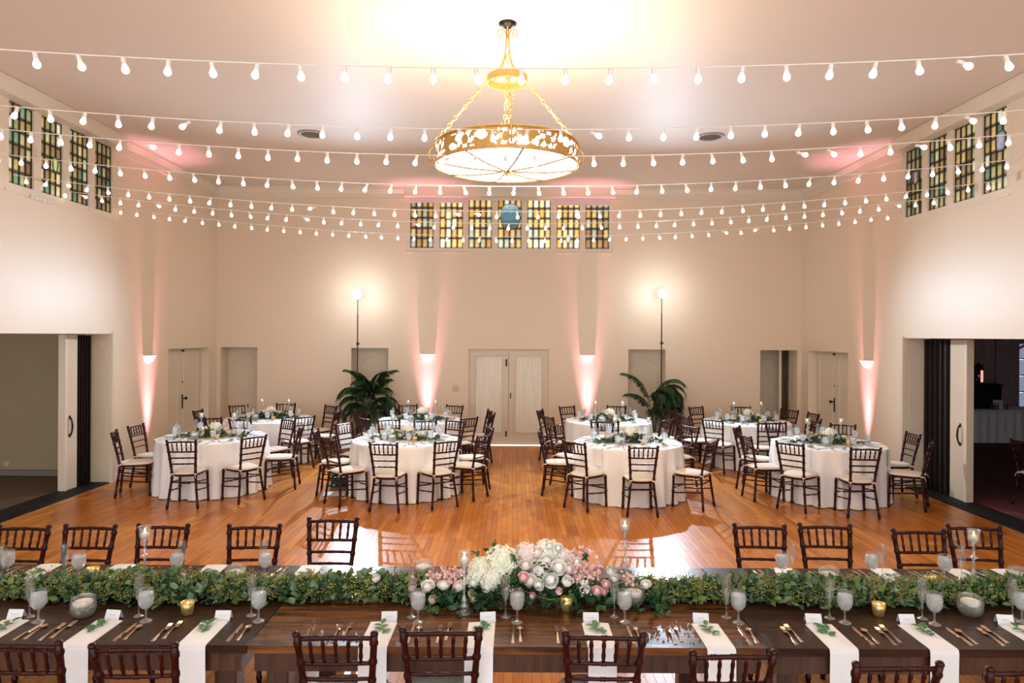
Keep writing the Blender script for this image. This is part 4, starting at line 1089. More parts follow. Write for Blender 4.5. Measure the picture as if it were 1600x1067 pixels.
P_gob, P_flu, P_can, P_bowl, P_vase, P_vot, P_fork, P_knife, P_spoon, P_card = [Proto(f()) for f in (mk_goblet, mk_flute, mk_candlestick, mk_bowl, mk_vase, mk_votive, mk_fork, mk_knife, mk_spoon, mk_card)]
P_sp = [Proto(mk_sprig(1, 5, .055, False)), Proto(mk_sprig(2, 4, .06, True)), Proto(mk_sprig(3, 7, .05, False))]

# ------------------------------------------------------------------ long farm tables
LZ = .762; LY0, LY1 = 3.39, 4.57
tl = [('dark plank table section under the garland on the grey-room side', -3.89, -1.312, M_ltable2), ('middle plank table section with wavy grain under the big flower arrangement', -1.308, 1.272, M_ltable), ('dark plank table section under the garland on the bar-room side', 1.276, 3.86, M_ltable2)]
for lb, xa, xb, mt in tl:
    t = thing('farm_table', lb, 'table', ((xa+xb)/2, (LY0+LY1)/2, 0), 0); hw = (xb-xa)/2; hd_ = (LY1-LY0)/2
    nb = 5; bw = 2*hd_/nb
    for k in range(nb):
        MB().bbox(-hw, hw, -hd_+k*bw+.0006, -hd_+(k+1)*bw-.0006, LZ-.04, LZ, .002).build('plank', mt, t)
    ap = MB().box(-hw+.03, hw-.03, -hd_+.02, -hd_+.06, LZ-.135, LZ-.04).box(-hw+.03, hw-.03, hd_-.06, hd_-.02, LZ-.135, LZ-.04).box(-hw+.03, -hw+.07, -hd_+.06, hd_-.06, LZ-.135, LZ-.04).box(hw-.07, hw-.03, -hd_+.06, hd_-.06, LZ-.135, LZ-.04)
    ap.build('apron', M_tleg, t)
    for sx in (-1, 1):
        for sy in (-1, 1):
            xx, yy = sx*(hw-.13), sy*(hd_-.12)
            MB().bbox(xx-.055, xx+.055, yy-.055, yy+.055, 0, LZ-.04, .006).build('leg', M_tleg, t)
def on_table(px, py): return at_z(px, py, LZ)
def napkin_strip(name, w_, y_in, edge, drop, label, group, loc, rz, seed=0, flat_z=.0025):
    """local: lies along -y towards the edge at y=edge (negative), then hangs by drop"""
    rd = random.Random(seed); path = [(y_in, flat_z), ((y_in+edge)/2, flat_z), (edge+.01, flat_z), (edge-.006, flat_z-.004), (edge-.011, -.02), (edge-.013, -drop*.5), (edge-.012, -drop)]
    if drop == 0: path = path[:3]
    mb = MB(); vs = []; n = len(path); sk = rd.uniform(-.01, .01); th = .005
    for i, (y, z) in enumerate(path):
        o = sk*i/n
        fl2 = .004*math.sin(i) if i > 4 else 0
        for x_, dn in ((-w_/2, 0), (-w_/6, 1), (w_/6, 1), (w_/2, 0)):
            if i < 3: vs.append((x_+o, y, z+th*.6*dn)); 
            else: vs.append((x_+o, y-th*.6*dn-fl2, z + (th*.6*dn if i == 3 else 0)))
    fs = [(i*4+k, i*4+k+1, (i+1)*4+k+1, (i+1)*4+k) for i in range(n-1) for k in range(3)]
    # underside
    b = len(vs)
    for i, (y, z) in enumerate(path):
        o = sk*i/n
        for x_ in (-w_/2, w_/2): vs.append((x_+o, y+(.003 if i >= 3 else 0), z-(.002 if i < 3 else 0)))
    for i in range(n-1):
        a0, a1 = b+2*i, b+2*i+1; c0, c1 = a0+2, a1+2
        fs += [(a0, c0, c1, a1), (i*4, (i+1)*4, c0, a0), (i*4+3, a1, c1, (i+1)*4+3)]
    fs += [(0, b, b+1, 3, 2, 1), ((n-1)*4, (n-1)*4+1, (n-1)*4+2, (n-1)*4+3, b+2*n-1, b+2*n-2)]
    return tag(mb.add(vs, fs).build(name, M_napkin, None, False, loc, rz), label, 'napkin', group)
gN = 'settings on the camera-facing side'; LN = 'on the long wooden table along the edge away from the dance floor'
LF = 'on the long wooden table along the dance floor edge'
nx = [(-2.66, 5), (-2.157, 170), (-1.587, 345), (-.68, 607), (-.153, 762), (.456, 921), (1.045, 1095), (1.657, 1270), (2.155, 1414), (2.70, 1556)]
RK = ranks([x_ for x_, _ in nx])
for i, (X, cpx) in enumerate(nx):
    napkin_strip('linen_napkin', .142, LY0+.285-4.0, LY0-4.0, .33, 'long table hanging napkin, ' + RK[i], 'napkins hanging off the long table', (X, 4.0, LZ), 0, i)
    cp = on_table(cpx, 972); P_card.put((min(max(cp.x, X-.02), X+.03), LY0+.315, LZ), random.uniform(-.15, .15), 'white name card behind the hanging napkin ' + RK[i], 'name cards of hanging napkins')
    P_sp[i % 3].put((X+random.uniform(-.02, .02), LY0+.18, LZ+.004), random.uniform(-.5, .5), 'green sprig on the hanging napkin ' + RK[i], 'sprigs on the hanging napkins')
    P_knife.put((X+.165, LY0+.035, LZ), random.uniform(-.03, .03), 'knife beside the hanging napkin ' + RK[i], 'knives by the hanging napkins')
    P_spoon.put((X+.205, LY0+.055, LZ), random.uniform(-.03, .03), 'spoon beside the hanging napkin ' + RK[i], 'spoons by the hanging napkins')
    for q in (-.215, -.175): P_fork.put((X+q, LY0+.04+.03*(q > -.2), LZ), random.uniform(-.04, .04), 'fork beside the hanging napkin ' + RK[i], 'forks by the hanging napkins')
for i, (px, py) in enumerate([(60,971),(228,970),(404,970),(653,972),(808,971.6),(976,971.6),(1153.7,972.5),(1320,972.5),(1460,975),(1597,972)]):
    p = on_table(px, py); P_gob.put((p.x, p.y, LZ), 0, 'water goblet among the hanging napkins, ' + RK[i], 'goblets along the hanging napkins')
for i, (px, py) in enumerate([(46,963),(217,962),(393,961),(643.6,963.4),(790,963),(959.7,962.4),(1135,963.7),(1296,965),(1441,966),(1582,966)]):
    p = on_table(px, py); P_flu.put((p.x, p.y, LZ), 0, 'empty champagne flute among the hanging napkins, ' + RK[i], 'flutes along the hanging napkins')
RF = ranks([px-800 for px in (71, 189, 337, 482, 1235, 1393, 1512, 1588)])
for i, px in enumerate([71, 189, 337, 482, 1235, 1393, 1512, 1588]):
    X = (px-800)/F*4.44
    if i < 3: X -= .03
    napkin_strip('linen_napkin', .142, LY0-.0+.30-4.0, LY0-4.0, .18, 'napkin on the dance-floor edge, ' + RF[i], 'napkins on the dance floor edge', (X, LY1-(4.0-LY0), LZ), PI, 20+i)
    P_sp[(i+1) % 3].put((X+.01, LY1-.16, LZ+.004), PI+random.uniform(-.5, .5), 'green sprig on the dance-floor edge napkin, ' + RF[i], 'sprigs on the dance floor edge')
    P_card.put((X+.0, LY1-.34, LZ), random.uniform(-.15, .15)+PI, 'name card at the dance-floor edge, ' + RF[i], 'name cards of the dance floor edge')
    for q in (.165, .20): P_fork.put((X+q, LY1-.05, LZ), PI+random.uniform(-.05, .05), 'fork at the dance-floor edge, ' + RF[i], 'forks on the dance floor edge')
    P_knife.put((X-.16, LY1-.04, LZ), PI+random.uniform(-.05, .05), 'knife at the dance-floor edge, ' + RF[i], 'knives on the dance floor edge')
    P_spoon.put((X-.20, LY1-.05, LZ), PI+random.uniform(-.05, .05), 'spoon at the dance-floor edge, ' + RF[i], 'spoons on the dance floor edge')
GL = [(12,902),(123,906),(276,904),(414,903),(1222,905),(1362,905),(1476,909)]; RG = ranks([q[0]-800 for q in GL])
for i, (px, py) in enumerate(GL):
    p = on_table(px, py); P_gob.put((p.x, p.y, LZ), 0, 'water goblet at the dance-floor edge, ' + RG[i], 'goblets on the dance floor edge')
GL = [(4,908),(101,905),(284,898),(411,897),(1238,902),(1378,902),(1502,906)]; RG = ranks([q[0]-800 for q in GL])
for i, (px, py) in enumerate(GL):
    p = on_table(px, py); P_flu.put((p.x, p.y, LZ), 0, 'empty champagne flute at the dance-floor edge, ' + RG[i], 'flutes on the dance floor edge')
for px, py, lb in ((226, 908, 'tall crystal candlestick behind the garland among the dark plank settings'), (725, 957, 'tall crystal candlestick standing in front of the pink flowers'), (976, 893, 'tall crystal candlestick behind the big flower arrangement'), (1521, 912, 'tall crystal candlestick behind the garland on the red-carpeted bar room side')):
    p = on_table(px, py); P_can.put((p.x, p.y, LZ), 0, lb)
for px, py, lb in ((130, 963, 'ribbed glass bowl candle in front of the garland on the grey-green room side'), (990, 946, 'ribbed glass bowl candle at the end of the flower arrangement'), (1516, 961, 'ribbed glass bowl candle in front of the garland on the red-carpeted bar room side')):
    p = on_table(px, py); P_bowl.put((p.x, p.y, LZ), 0, lb)
for px, py, lb in ((368, 912, 'pebbled glass candle vase behind the garland between two napkins'), (662, 903, 'pebbled glass candle vase behind the pink end of the flowers'), (1295, 915, 'pebbled glass candle vase behind the garland near the third chair pair'), (1592, 915, 'pebbled glass candle vase at the table end of the red-carpeted bar room side')):
    p = on_table(px, py); P_vase.put((p.x, p.y, LZ), 0, lb)
for px, py, lb in ((293, 959, 'gold mercury votive in front of the garland on the grey-green room side'), (885, 953, 'gold mercury votive in front of the big flower arrangement'), (1373, 961, 'gold mercury votive in front of the garland on the red-carpeted bar room side'), (1455, 917, 'gold mercury votive behind the garland on the red-carpeted bar room side'), (145, 903, 'gold votive behind the garland on the grey-green room side')):
    p = on_table(px, py); P_vot.put((p.x, p.y, LZ), 0, lb)

# garlands
def garland(name, xa, xb, label, seed):
    rd = random.Random(seed); yc = 4.05
    r = thing(name, label, 'garland', ((xa+xb)/2, yc, LZ)); L_ = (xb-xa)/2
    MB().tube([(-L_+2*L_*k/30, .015*math.sin(k*.9), .03+.008*math.sin(k*1.7)) for k in range(31)], .008, 6).build('vine', M_stem, r)
    lm = []
    for l, wd in ((.050, .026), (.042, .028), (.058, .024)):
        vs, fs = leaf_pts(l, wd, .2, .25); lm.append((vs, fs, MB().add(vs, fs).mesh('leaf', M_leafs)))
    bulk = MB(); cnt = int(1500*(xb-xa))
    for k in range(cnt):
        x_ = rd.uniform(-L_, L_); a = rd.uniform(-.25, PI+.25); R_ = abs(rd.gauss(0, .45)); R_ = min(1.0, R_)**.6
        wy = .155*(1+.25*math.sin(3.1*x_+seed)+.12*math.sin(9*x_)); hz = .092*(1+.3*math.sin(4.3*x_+2*seed))
        y_ = wy*R_*math.cos(a); z_ = max(.008, .012+hz*R_*math.sin(a))
        M_ = rmat((x_, y_, z_), rd, .35, (rd.gauss(0, .5), math.cos(a)*1.1, math.sin(a)*.8), rd.uniform(.75, 1.15))
        # keep leaf tips above the table
        tip = M_ @ Vector((0, .05, 0))
        if tip.z < .004: M_ = Matrix.Translation((0, 0, .006-tip.z)) @ M_
        vs, fs, me = lm[rd.randint(0, 2)]
        if k < 240 and R_ > .7:
            o = inst('leaf', me, r); o.matrix_local = M_
        else: bulk.add([M_ @ Vector(p) for p in vs], fs)
    o = bulk.build('leaf_mass', M_leafs, r); o['kind'] = 'stuff'
    sd = MB()
    for c in range(int(60*(xb-xa))):
        x_ = rd.uniform(-L_, L_); a = rd.uniform(.1, PI-.1); y_ = .14*math.cos(a); z_ = .03+.085*math.sin(a)
        for q in range(14):
            p = (x_+rd.gauss(0, .022), y_+rd.gauss(0, .014), max(.01, z_+rd.gauss(0, .014))); s = rd.uniform(.0035, .006)
            sd.add([(p[0]+s*dx, p[1]+s*dy, p[2]+s*dz) for dx, dy, dz in ((1,0,0),(-1,0,0),(0,1,0),(0,-1,0),(0,0,1),(0,0,-1))], [(0,2,4),(2,1,4),(1,3,4),(3,0,4),(2,0,5),(1,2,5),(3,1,5),(0,3,5)])
    o = sd.build('seed_clusters', M_seed, r); o['kind'] = 'stuff'
    return r
garland('eucalyptus_garland', -3.7, -.50, 'seeded eucalyptus garland running toward the grey-green room', 1)
garland('eucalyptus_garland', .66, 3.7, 'seeded eucalyptus garland running toward the red-carpeted bar room', 2)
for px, py in ((588, 905),):
    pass

# big floral arrangement
rd = random.Random(11)
fa = thing('flower_arrangement', 'low lush arrangement of white hydrangea, roses and pink stock on the long table', 'flowers', (.1, 4.02, LZ))
def fpos(px, py, Y): p = at_y(px, py, Y); return (p.x-.1, Y-4.02, max(.03, p.z-LZ))
for px, py, Y, k, m, r_ in [
    (785,880,4.00,'hydrangea',M_green_fl,.105), (752,893,3.99,'hydrangea',M_green_fl,.085), (768,905,3.93,'hydrangea',M_green_fl,.07),
    (822,872,4.08,'hydrangea',M_blush_fl,.09), (855,868,4.10,'hydrangea',M_white_fl,.095), (845,893,4.00,'hydrangea',M_white_fl,.085), (880,876,4.08,'hydrangea',M_white_fl,.07),
    (859,907,3.88,'peony',M_white_fl,.048), (872,888,3.92,'peony',M_white_fl,.05), (855,877,3.98,'rose',M_white_fl,.042), (828,908,3.88,'rose',M_white_fl,.04), (818,903,3.86,'rose',M_pink_fl,.034),
    (821,885,3.94,'rose',M_blush_fl,.042), (840,915,3.87,'rose',M_white_fl,.036), (884,911,3.88,'bud',M_white_fl,.034), (859,854,4.05,'rose',M_white_fl,.028), (872,857,4.05,'rose',M_white_fl,.028),
    (888,890,3.95,'rose',M_blush_fl,.036), (902,880,4.0,'rose',M_white_fl,.034), (840,866,4.04,'rose',M_blush_fl,.04), (812,868,4.05,'rose',M_blush_fl,.036),
    (933,925,3.86,'rose',M_pink_fl,.034), (946,914,3.9,'rose',M_pink_fl,.028), (943,925,3.88,'rose',M_pink_fl,.026), (872,926,3.86,'bud',M_pink_fl,.022), (831,932,3.84,'bud',M_pink_fl,.02),
    (953,893,3.98,'bud',M_white_fl,.03), (958,905,3.97,'bud',M_white_fl,.026), (983,905,3.98,'stock',M_pink_fl,.045), (1009,915,3.97,'rose',M_white_fl,.032),
    (913,864,4.06,'stock',M_pink_fl,.05), (900,868,4.06,'stock',M_pink_fl,.045), (896,888,3.97,'stock',M_pink_fl,.05), (917,890,3.97,'stock',M_pink_fl,.055), (935,886,4.0,'stock',M_pink_fl,.05),
    (899,904,3.92,'stock',M_pink_fl,.045), (910,912,3.9,'stock',M_blush_fl,.045), (924,900,3.95,'stock',M_pink_fl,.045), (915,925,3.88,'stock',M_white_fl,.035), (889,870,4.04,'stock',M_blush_fl,.04),
    (694,897,4.02,'stock',M_pink_fl,.05), (714,897,4.04,'stock',M_pink_fl,.05), (705,906,3.98,'stock',M_pink_fl,.05), (650,906,4.03,'stock',M_pink_fl,.045), (675,905,4.02,'stock',M_pink_fl,.05), (728,904,4.0,'stock',M_blush_fl,.045),
    (668,918,3.94,'rose',M_white_fl,.04), (693,917,3.94,'rose',M_white_fl,.04), (718,918,3.93,'rose',M_blush_fl,.04), (740,911,3.95,'rose',M_white_fl,.036), (762,917,3.9,'rose',M_white_fl,.038),
    (674,938,3.87,'bud',M_peach_fl,.026), (741,936,3.87,'rose',M_peach_fl,.026), (735,928,3.9,'bud',M_peach_fl,.022), (644,918,3.96,'bud',M_pink_fl,.026), (588,906,4.0,'bud',M_white_fl,.026), (797,922,3.88,'stock',M_blush_fl,.03)]:
    flower(k, m, fa, fpos(px, py, Y), r_, rd)
ivm = MB().add(*ivy_pts(.055)).mesh('leaf', M_ivy); lfm = MB().add(*leaf_pts(.06, .028, .2, .25)).mesh('leaf', M_ivy)
bulk = MB()
for k in range(1500):
    x_ = rd.uniform(-.62, .80); y_ = rd.gauss(-.02, .08); prof = .17*math.exp(-((x_-.03)/.34)**2)+.055
    z_ = rd.uniform(.012, 1)*prof*max(.1, 1-(y_/.24)**2); z_ = max(.012, z_)
    M_ = rmat((x_, y_, z_), rd, .25, (0, -.5 if y_ < 0 else .5, 0), rd.uniform(.7, 1.1))
    tip = M_ @ Vector((0, .055, 0))
    if tip.z < .004: M_ = Matrix.Translation((0, 0, .008-tip.z)) @ M_
    if k < 130:
        o = inst('leaf', ivm if k % 2 else lfm, fa); o.matrix_local = M_
    else:
        vs, fs = ivy_pts(.055) if k % 3 == 0 else leaf_pts(.06, .028, .2, .25); bulk.add([M_ @ Vector(p) for p in vs], fs)
o = bulk.build('leaf_mass', M_ivy, fa); o['kind'] = 'stuff'
for px, py, Y in ((795,862,4.1), (770,870,4.08), (848,895,3.86), (806,872,3.94), (910,872,3.96), (700,930,3.86), (690,935,3.85), (710,940,3.85), (760,935,3.86), (775,930,3.86), (790,925,3.86), (925,932,3.86)):
    for q in range(5):
        p = fpos(px+rd.gauss(0, 6), py+rd.gauss(0, 5), Y); o = inst('leaf', ivm, fa); o.matrix_local = rmat(p, rd, .5, (0, -1.4, .2), .85)
for k, pts in enumerate(([(835,930,3.9),(860,937,3.86),(885,934,3.86)], [(955,915,3.95),(985,905,3.97),(1005,900,4.0)], [(770,890,4.06),(778,865,4.08),(776,848,4.1)], [(755,880,4.08),(745,868,4.1),(742,862,4.1)])):
    MB().tube([fpos(*p) for p in pts], .004, 6).build('flower_stem', M_stem, fa, True)
    if k > 1:
        for q in range(9):
            f = q/8; a0, a1 = Vector(fpos(*pts[0])), Vector(fpos(*pts[2])); o = inst('leaf', lfm, fa); o.matrix_local = rmat(a0.lerp(a1, .3+.7*f), rd, .6, (rd.choice((-1, 1)), 0, 0), .55)

# ------------------------------------------------------------------ chairs at the long tables
GF = 'chairs on the dance floor side'; GNr = 'chairs on the side away from the dance floor'
GL = ((38,821),(141.7,820),(255.5,819),(398,819.6),(520.5,809),(1186.5,819.5),(1288.5,819),(1434.6,827),(1521,820.6)); RG = ranks([q[0]-800 for q in GL])
for i, (px, py) in enumerate(GL):
    p = at_z(px, py, TOPZ); p.y = max(p.y, LY1+.32)
    put_chair((p.x, p.y), (random.uniform(-.06, .06) - .05*(p.x > 1), -1), 'mahogany chair on the dance-floor side, ' + RG[i], GF)
GL = ((30,1001),(209,1006),(524,988),(689,981),(944,988),(1146,1017),(1403,1035),(1612,1042)); RG = ranks([q[0]-800 for q in GL])
for i, (px, py) in enumerate(GL):
    p = at_z(px, py, TOPZ)
    put_chair((p.x, p.y), (random.uniform(-.04, .04), 1), 'mahogany chair facing the dance floor, ' + RG[i], GNr)

# ------------------------------------------------------------------ round tables
TZ = .762; TR = .762; CZT = TZ + .006
def cloth_mesh(seed):
    rd = random.Random(seed); nf = rd.choice((19, 21, 23)); n = nf*10; ph = [rd.uniform(0, 6) for _ in range(4)]
    mb = MB(); rings = []
    def wav(t): return math.sin(nf*t+ph[0]+.8*math.sin(2*t+ph[1])) * (.7+.3*math.sin(3*t+ph[2]))
    prof = [(0, CZT, 0), (.35, CZT, 0), (TR-.01, CZT, 0), (TR+.006, CZT-.006, .02), (TR+.012, CZT-.03, .12), (TR+.016, CZT-.12, .4), (TR+.022, CZT-.30, .7), (TR+.03, .25, .9), (TR+.036, .06, 1.0), (TR+.042, .004, 1.1)]
    vs = [(0, 0, CZT)]; fs = []
    for r, z, a in prof[1:]:
        for k in range(n):
            t = 2*PI*k/n; rr = r + .044*a*wav(t); zz_ = z + (abs(wav(t))*.012 if z < .01 else 0); vs.append((rr*math.cos(t), rr*math.sin(t), zz_))
    for k in range(n): fs.append((0, 1+k, 1+(k+1) % n))
    for i in range(len(prof)-2):
        for k in range(n): fs.append((1+i*n+k, 1+(i+1)*n+k, 1+(i+1)*n+(k+1) % n, 1+i*n+(k+1) % n))
    return mb.add(vs, fs)
cloths = [cloth_mesh(s).mesh('tablecloth', M_cloth, True) for s in (1, 2, 3)]
def mk_rtable():
    r = thing('round_table', '', 'table'); MB().lathe([(0, TZ-.03), (TR-.005, TZ-.03), (TR-.001, TZ-.02), (TR-.001, TZ), (0, TZ)], 48).build('tabletop', M_ply, r)
    for k in range(4):
        a = PI/4+k*PI/2; MB().tube([(.45*math.cos(a), .45*math.sin(a), 0), (.42*math.cos(a), .42*math.sin(a), TZ-.03)], .014, 8).build('leg', M_iron, r)
    return r
P_rt = Proto(mk_rtable())
tabs = {  # key: (X, Y, where, chairs [(px,py)])
 'A': (-4.47, 10.22, 'the table nearest the grey room', [(287.2,686),(388,679),(453,666),(421,657.8),(329,656.5),(228.7,663.9),(191.6,673)]),
 'B': (-1.57, 10.10, 'the table above the green bag', [(512,671.8),(517.7,684.5),(603.3,689),(690,685.8),(752.3,678.5),(758.5,666.6),(616.4,660),(688,660.5)]),
 'C': (1.70, 9.95, 'the number 2 table', [(906.3,688),(1003,694.5),(1106.6,688),(1064.5,666.6),(959.4,662.7),(887,664.7),(856,672.7)]),
 'D': (4.60, 9.92, 'the table nearest the bar room', [(1238,690.4),(1348,697.5),(1444,689.2),(1410.7,676.3),(1311.3,665.8),(1230.8,663.3),(1159.3,667.3),(1168.6,679)]),
 'E': (-4.45, 12.52, 'the table by the corner niche door', [(385.7,651),(475.6,650),(496.8,634.7),(522,642),(375.7,633),(440.4,632.5),(320,640.5),(330.5,649)]),
 'F': (-1.66, 12.45, 'the table below the light switch', [(575,652),(586.5,639.5),(643,635),(698.4,635),(664,655.5),(729,651.7),(762,640.6),(769,646.5)]),
 'G': (1.76, 12.45, 'the table before the tall palm', [(856.2,640.6),(874,649),(895,635.7),(960.4,636),(943.6,653.8),(1022,652.5),(1016,642),(1052,645)]),
 'H': (4.28, 12.45, 'the table before the half-open door', [(1071,641.6),(1076,648.3),(1103.6,637.3),(1122.8,653.2),(1195.4,657),(1160.7,638.3),(1213.5,641.3),(1260.6,645),(1258,654.5)]),
}
def centerpiece(key, X, Y, z, where, seed, flip):
    rd = random.Random(seed)
    r = thing('table_centerpiece', 'low white flower centerpiece with trailing greenery on ' + where, 'flowers', (X, Y, z), flip)
    flower('hydrangea', M_green_fl, r, (.03, 0, .125), .10, rd)
    for k in range(14):
        a = rd.uniform(0, 6.3); q = rd.uniform(.07, .24)
        flower(rd.choice(('rose', 'rose', 'bud', 'peony')), rd.choice((M_white_fl, M_white_fl, M_blush_fl, M_pink_fl if k == 3 else M_peach_fl)), r, (q*math.cos(a)*1.4, q*math.sin(a)*.7, .06+.06*(1-q/.24)), rd.uniform(.038, .050), rd, (math.cos(a)*.5, math.sin(a)*.5-.3, .7))
    bulk = MB(); vs, fs = leaf_pts(.065, .026, .2, .25)
    for k in range(420):
        x_ = rd.gauss(0, .22); x_ = max(-.46, min(.46, x_)); y_ = rd.gauss(0, .085); zz_ = rd.uniform(.008, .11)*math.exp(-(x_/.28)**2)+.008
        M_ = rmat((x_, y_, zz_), rd, .2, (math.copysign(.7, x_), math.copysign(.4, y_), 0), rd.uniform(.8, 1.3)); tip = M_ @ Vector((0, .06, 0))
        if tip.z < .003: M_ = Matrix.Translation((0, 0, .006-tip.z)) @ M_
        bulk.add([M_ @ Vector(p) for p in vs], fs)
    o = bulk.build('foliage', M_olive if key in 'AB' else M_ivy, r); o['kind'] = 'stuff'
    MB().lathe([(0, 0), (.07, 0), (.085, .03), (.085, .05), (0, .05)], 16).build('flower_bowl', M_glass, r)
for ti, (key, (X, Y, where, chs)) in enumerate(tabs.items()):
    front = key in 'ABCD'
    P_rt.put((X, Y, 0), 0, 'round banquet table hidden under the white linen of ' + where)
    c = inst('tablecloth', cloths[ti % 3], None, (X, Y, 0), rz=ti*1.3); tag(c, 'floor-length white tablecloth on ' + where, 'tablecloth')
    ang = []
    for px, py in chs:
        p = at_z(px, py, TOPZ); d = Vector((p.x-X, p.y-Y)); 
        rmin = 1.29
        if d.length < rmin: d = d.normalized()*rmin
        if d.length > 1.5: d = d.normalized()*1.5
        p2 = (X+d.x, Y+d.y)
        p2 = (p2[0], min(p2[1], D-.06))
        f = -d + Vector((random.gauss(0, .05), random.gauss(0, .05)))
        put_chair(p2, f, 'mahogany chair, %s of %s' % (sector(math.atan2(d.y, d.x)), where), 'chairs at ' + where)
        ang.append(math.atan2(d.y, d.x))
    if key == 'B':
        p = at_z(557.3, 663, TOPZ); d = Vector((p.x-X, p.y-Y)); d = d.normalized()*max(1.25, min(1.45, d.length))
        cc = put_chair((X+d.x, Y+d.y), -d, 'dark mahogany chiavari chair with a white cloth draped over its back', 'chair with draped cloth'); del cc['group']
        ang.append(math.atan2(d.y, d.x))
        dr = MB(); fz = math.atan2(d.x, -d.y)
        n_ = 8; path = [(-.235, .60), (-.268, .80), (-.280, .90), (-.291, .912), (-.302, .90), (-.296, .75), (-.270, .58), (-.262, .52)]
        vs = [(-.13+.26*i/8, y_+.004*math.sin(i*2.2), z_) for y_, z_ in path for i in range(9)]
        dr.add(vs, [(j*9+i, j*9+i+1, (j+1)*9+i+1, (j+1)*9+i) for j in range(n_-1) for i in range(8)])
        o = dr.build('draped_cloth', M_napkin, None, True, cc.location, cc.rotation_euler.z); tag(o, 'white cloth draped over a chair back near the bushy palm', 'cloth')
    ns = 8; base = ang[0]
    aset = []
    for a in sorted(ang):
        if all(abs((a-b+PI) % (2*PI)-PI) > .35 for b in aset): aset.append(a)
    for i, a in enumerate(aset):
        ca, sa = math.cos(a), math.sin(a); rz = a + PI/2
        def loc(r, t): return (X+ca*r-sa*t, Y+sa*r+ca*t, CZT)
        P_gob.put(loc(.50, .16), 0, 'water goblet at the %s of %s' % (sector(a), where), 'goblets on ' + where)
        P_flu.put(loc(.44, .22), 0, 'champagne flute at the %s of %s' % (sector(a), where), 'flutes on ' + where)
        # napkin: local -y goes outward
        off = -.0
        napkin_strip('linen_napkin', .15, -(TR-.27), -(TR+.012), .24, 'napkin hanging off the %s of %s' % (sector(a), where), 'napkins of ' + where, (X, Y, CZT), rz+random.uniform(-.02, .02), 50+ti*10+i)
        P_sp[i % 3].put((X+ca*.60, Y+sa*.60, CZT+.006), rz+random.uniform(-.6, .6), 'sprig on napkin, %s of %s' % (sector(a), where), 'sprigs on ' + where)
        if front:
            q = loc(.53, -.15); P_fork.put((X+ca*.72-sa*(-.15), Y+sa*.72+ca*(-.15), CZT), rz, 'fork at the %s of %s' % (sector(a), where), 'forks on ' + where)
            P_knife.put((X+ca*.72-sa*.13, Y+sa*.72+ca*.13, CZT), rz, 'knife at the %s of %s' % (sector(a), where), 'knives on ' + where)
    centerpiece(key, X, Y, CZT, where, 30+ti, [.15, -.1, .1, -.2, .1, 0, -.1, .15][ti])
    for k, s in enumerate((-1, 1)):
        P_can.put((X+s*.25+.04*ti % .1, Y+.17, CZT), 0, 'lit crystal candlestick, %s of the flowers on %s' % ('grey-room side' if s < 0 else 'bar-room side', where), 'candlesticks on ' + where)
    P_vot.put((X+.17, Y-.25, CZT), 0, 'gold votive candle on ' + where)
    P_bowl.put((X-.15, Y-.26, CZT), 0, 'glass bowl candle on ' + where)

# table number 2
X, Y = tabs['C'][0], tabs['C'][1]
p = at_z(995, 692, CZT)
tn = thing('table_number', 'black table number 2 standing by the white centerpiece', 'table number', (p.x, p.y, CZT))
cu = bpy.data.curves.new('numeral', 'FONT'); cu.body = '2'; cu.size = .19; cu.extrude = .006; cu.align_x = 'CENTER'
to = bpy.data.objects.new('numeral', cu); COL.objects.link(to)
dg = bpy.context.evaluated_depsgraph_get(); me = bpy.data.meshes.new_from_object(to.evaluated_get(dg)); bpy.data.objects.remove(to)
me.materials.clear(); me.materials.append(M_black); inst('numeral', me, tn, (0, 0, .012), rot=(PI/2, 0, 0))
MB().bbox(-.055, .055, -.03, .03, 0, .014, .004).build('base', M_black, tn)

# green bag and papers under a chair
p = at_z(531, 762, 0)
gb = thing('shopping_bag', 'dark green bag on the floor under a chair beside the round table', 'bag', (p.x, p.y+.12, 0), .2)
def bag(u, v):
    t = 2*PI*u; e = .4; c, s = math.cos(t), math.sin(t); k = 1-.06*math.sin(v*PI)+.08*(1-v)
    return (.16*math.copysign(abs(c)**e, c)*k, .10*math.copysign(abs(s)**e, s)*k+.01*math.sin(5*t)*v, .003+.27*v)
MB().grid(bag, 32, 6).build('body', M_green, gb, True)
MB().box(-.15, .15, -.09, .09, .003, .012).build('base', M_green, gb)
MB().tube([(-.08, -.09, .26), (-.07, -.09, .31), (0, -.09, .33), (.07, -.09, .31), (.08, -.09, .26)], .006, 6).build('handle', M_green, gb, True)
p = at_z(527, 768, 0)
pb = thing('paper_stack', 'small stack of white papers on the floor below the green bag', 'paper', (p.x, p.y-.15, 0), .1)
for k in range(3): q = MB().box(-.15, .15, -.11, .11, .001+.004*k, .004+.004*k).build('sheet', M_card, pb); q.rotation_euler = (0, 0, .1*k)

# chair in the dim side room
p = at_z(1602, 684, TOPZ)
p = Vector((6.95, 9.3, 0)); a_, b_ = ray(1600, 700); p.x = a_*9.3
cc = put_chair((p.x, p.y), (.9, .25), 'dark chiavari chair on the red carpet of the dim bar room', 'bar room chair'); del cc['group']

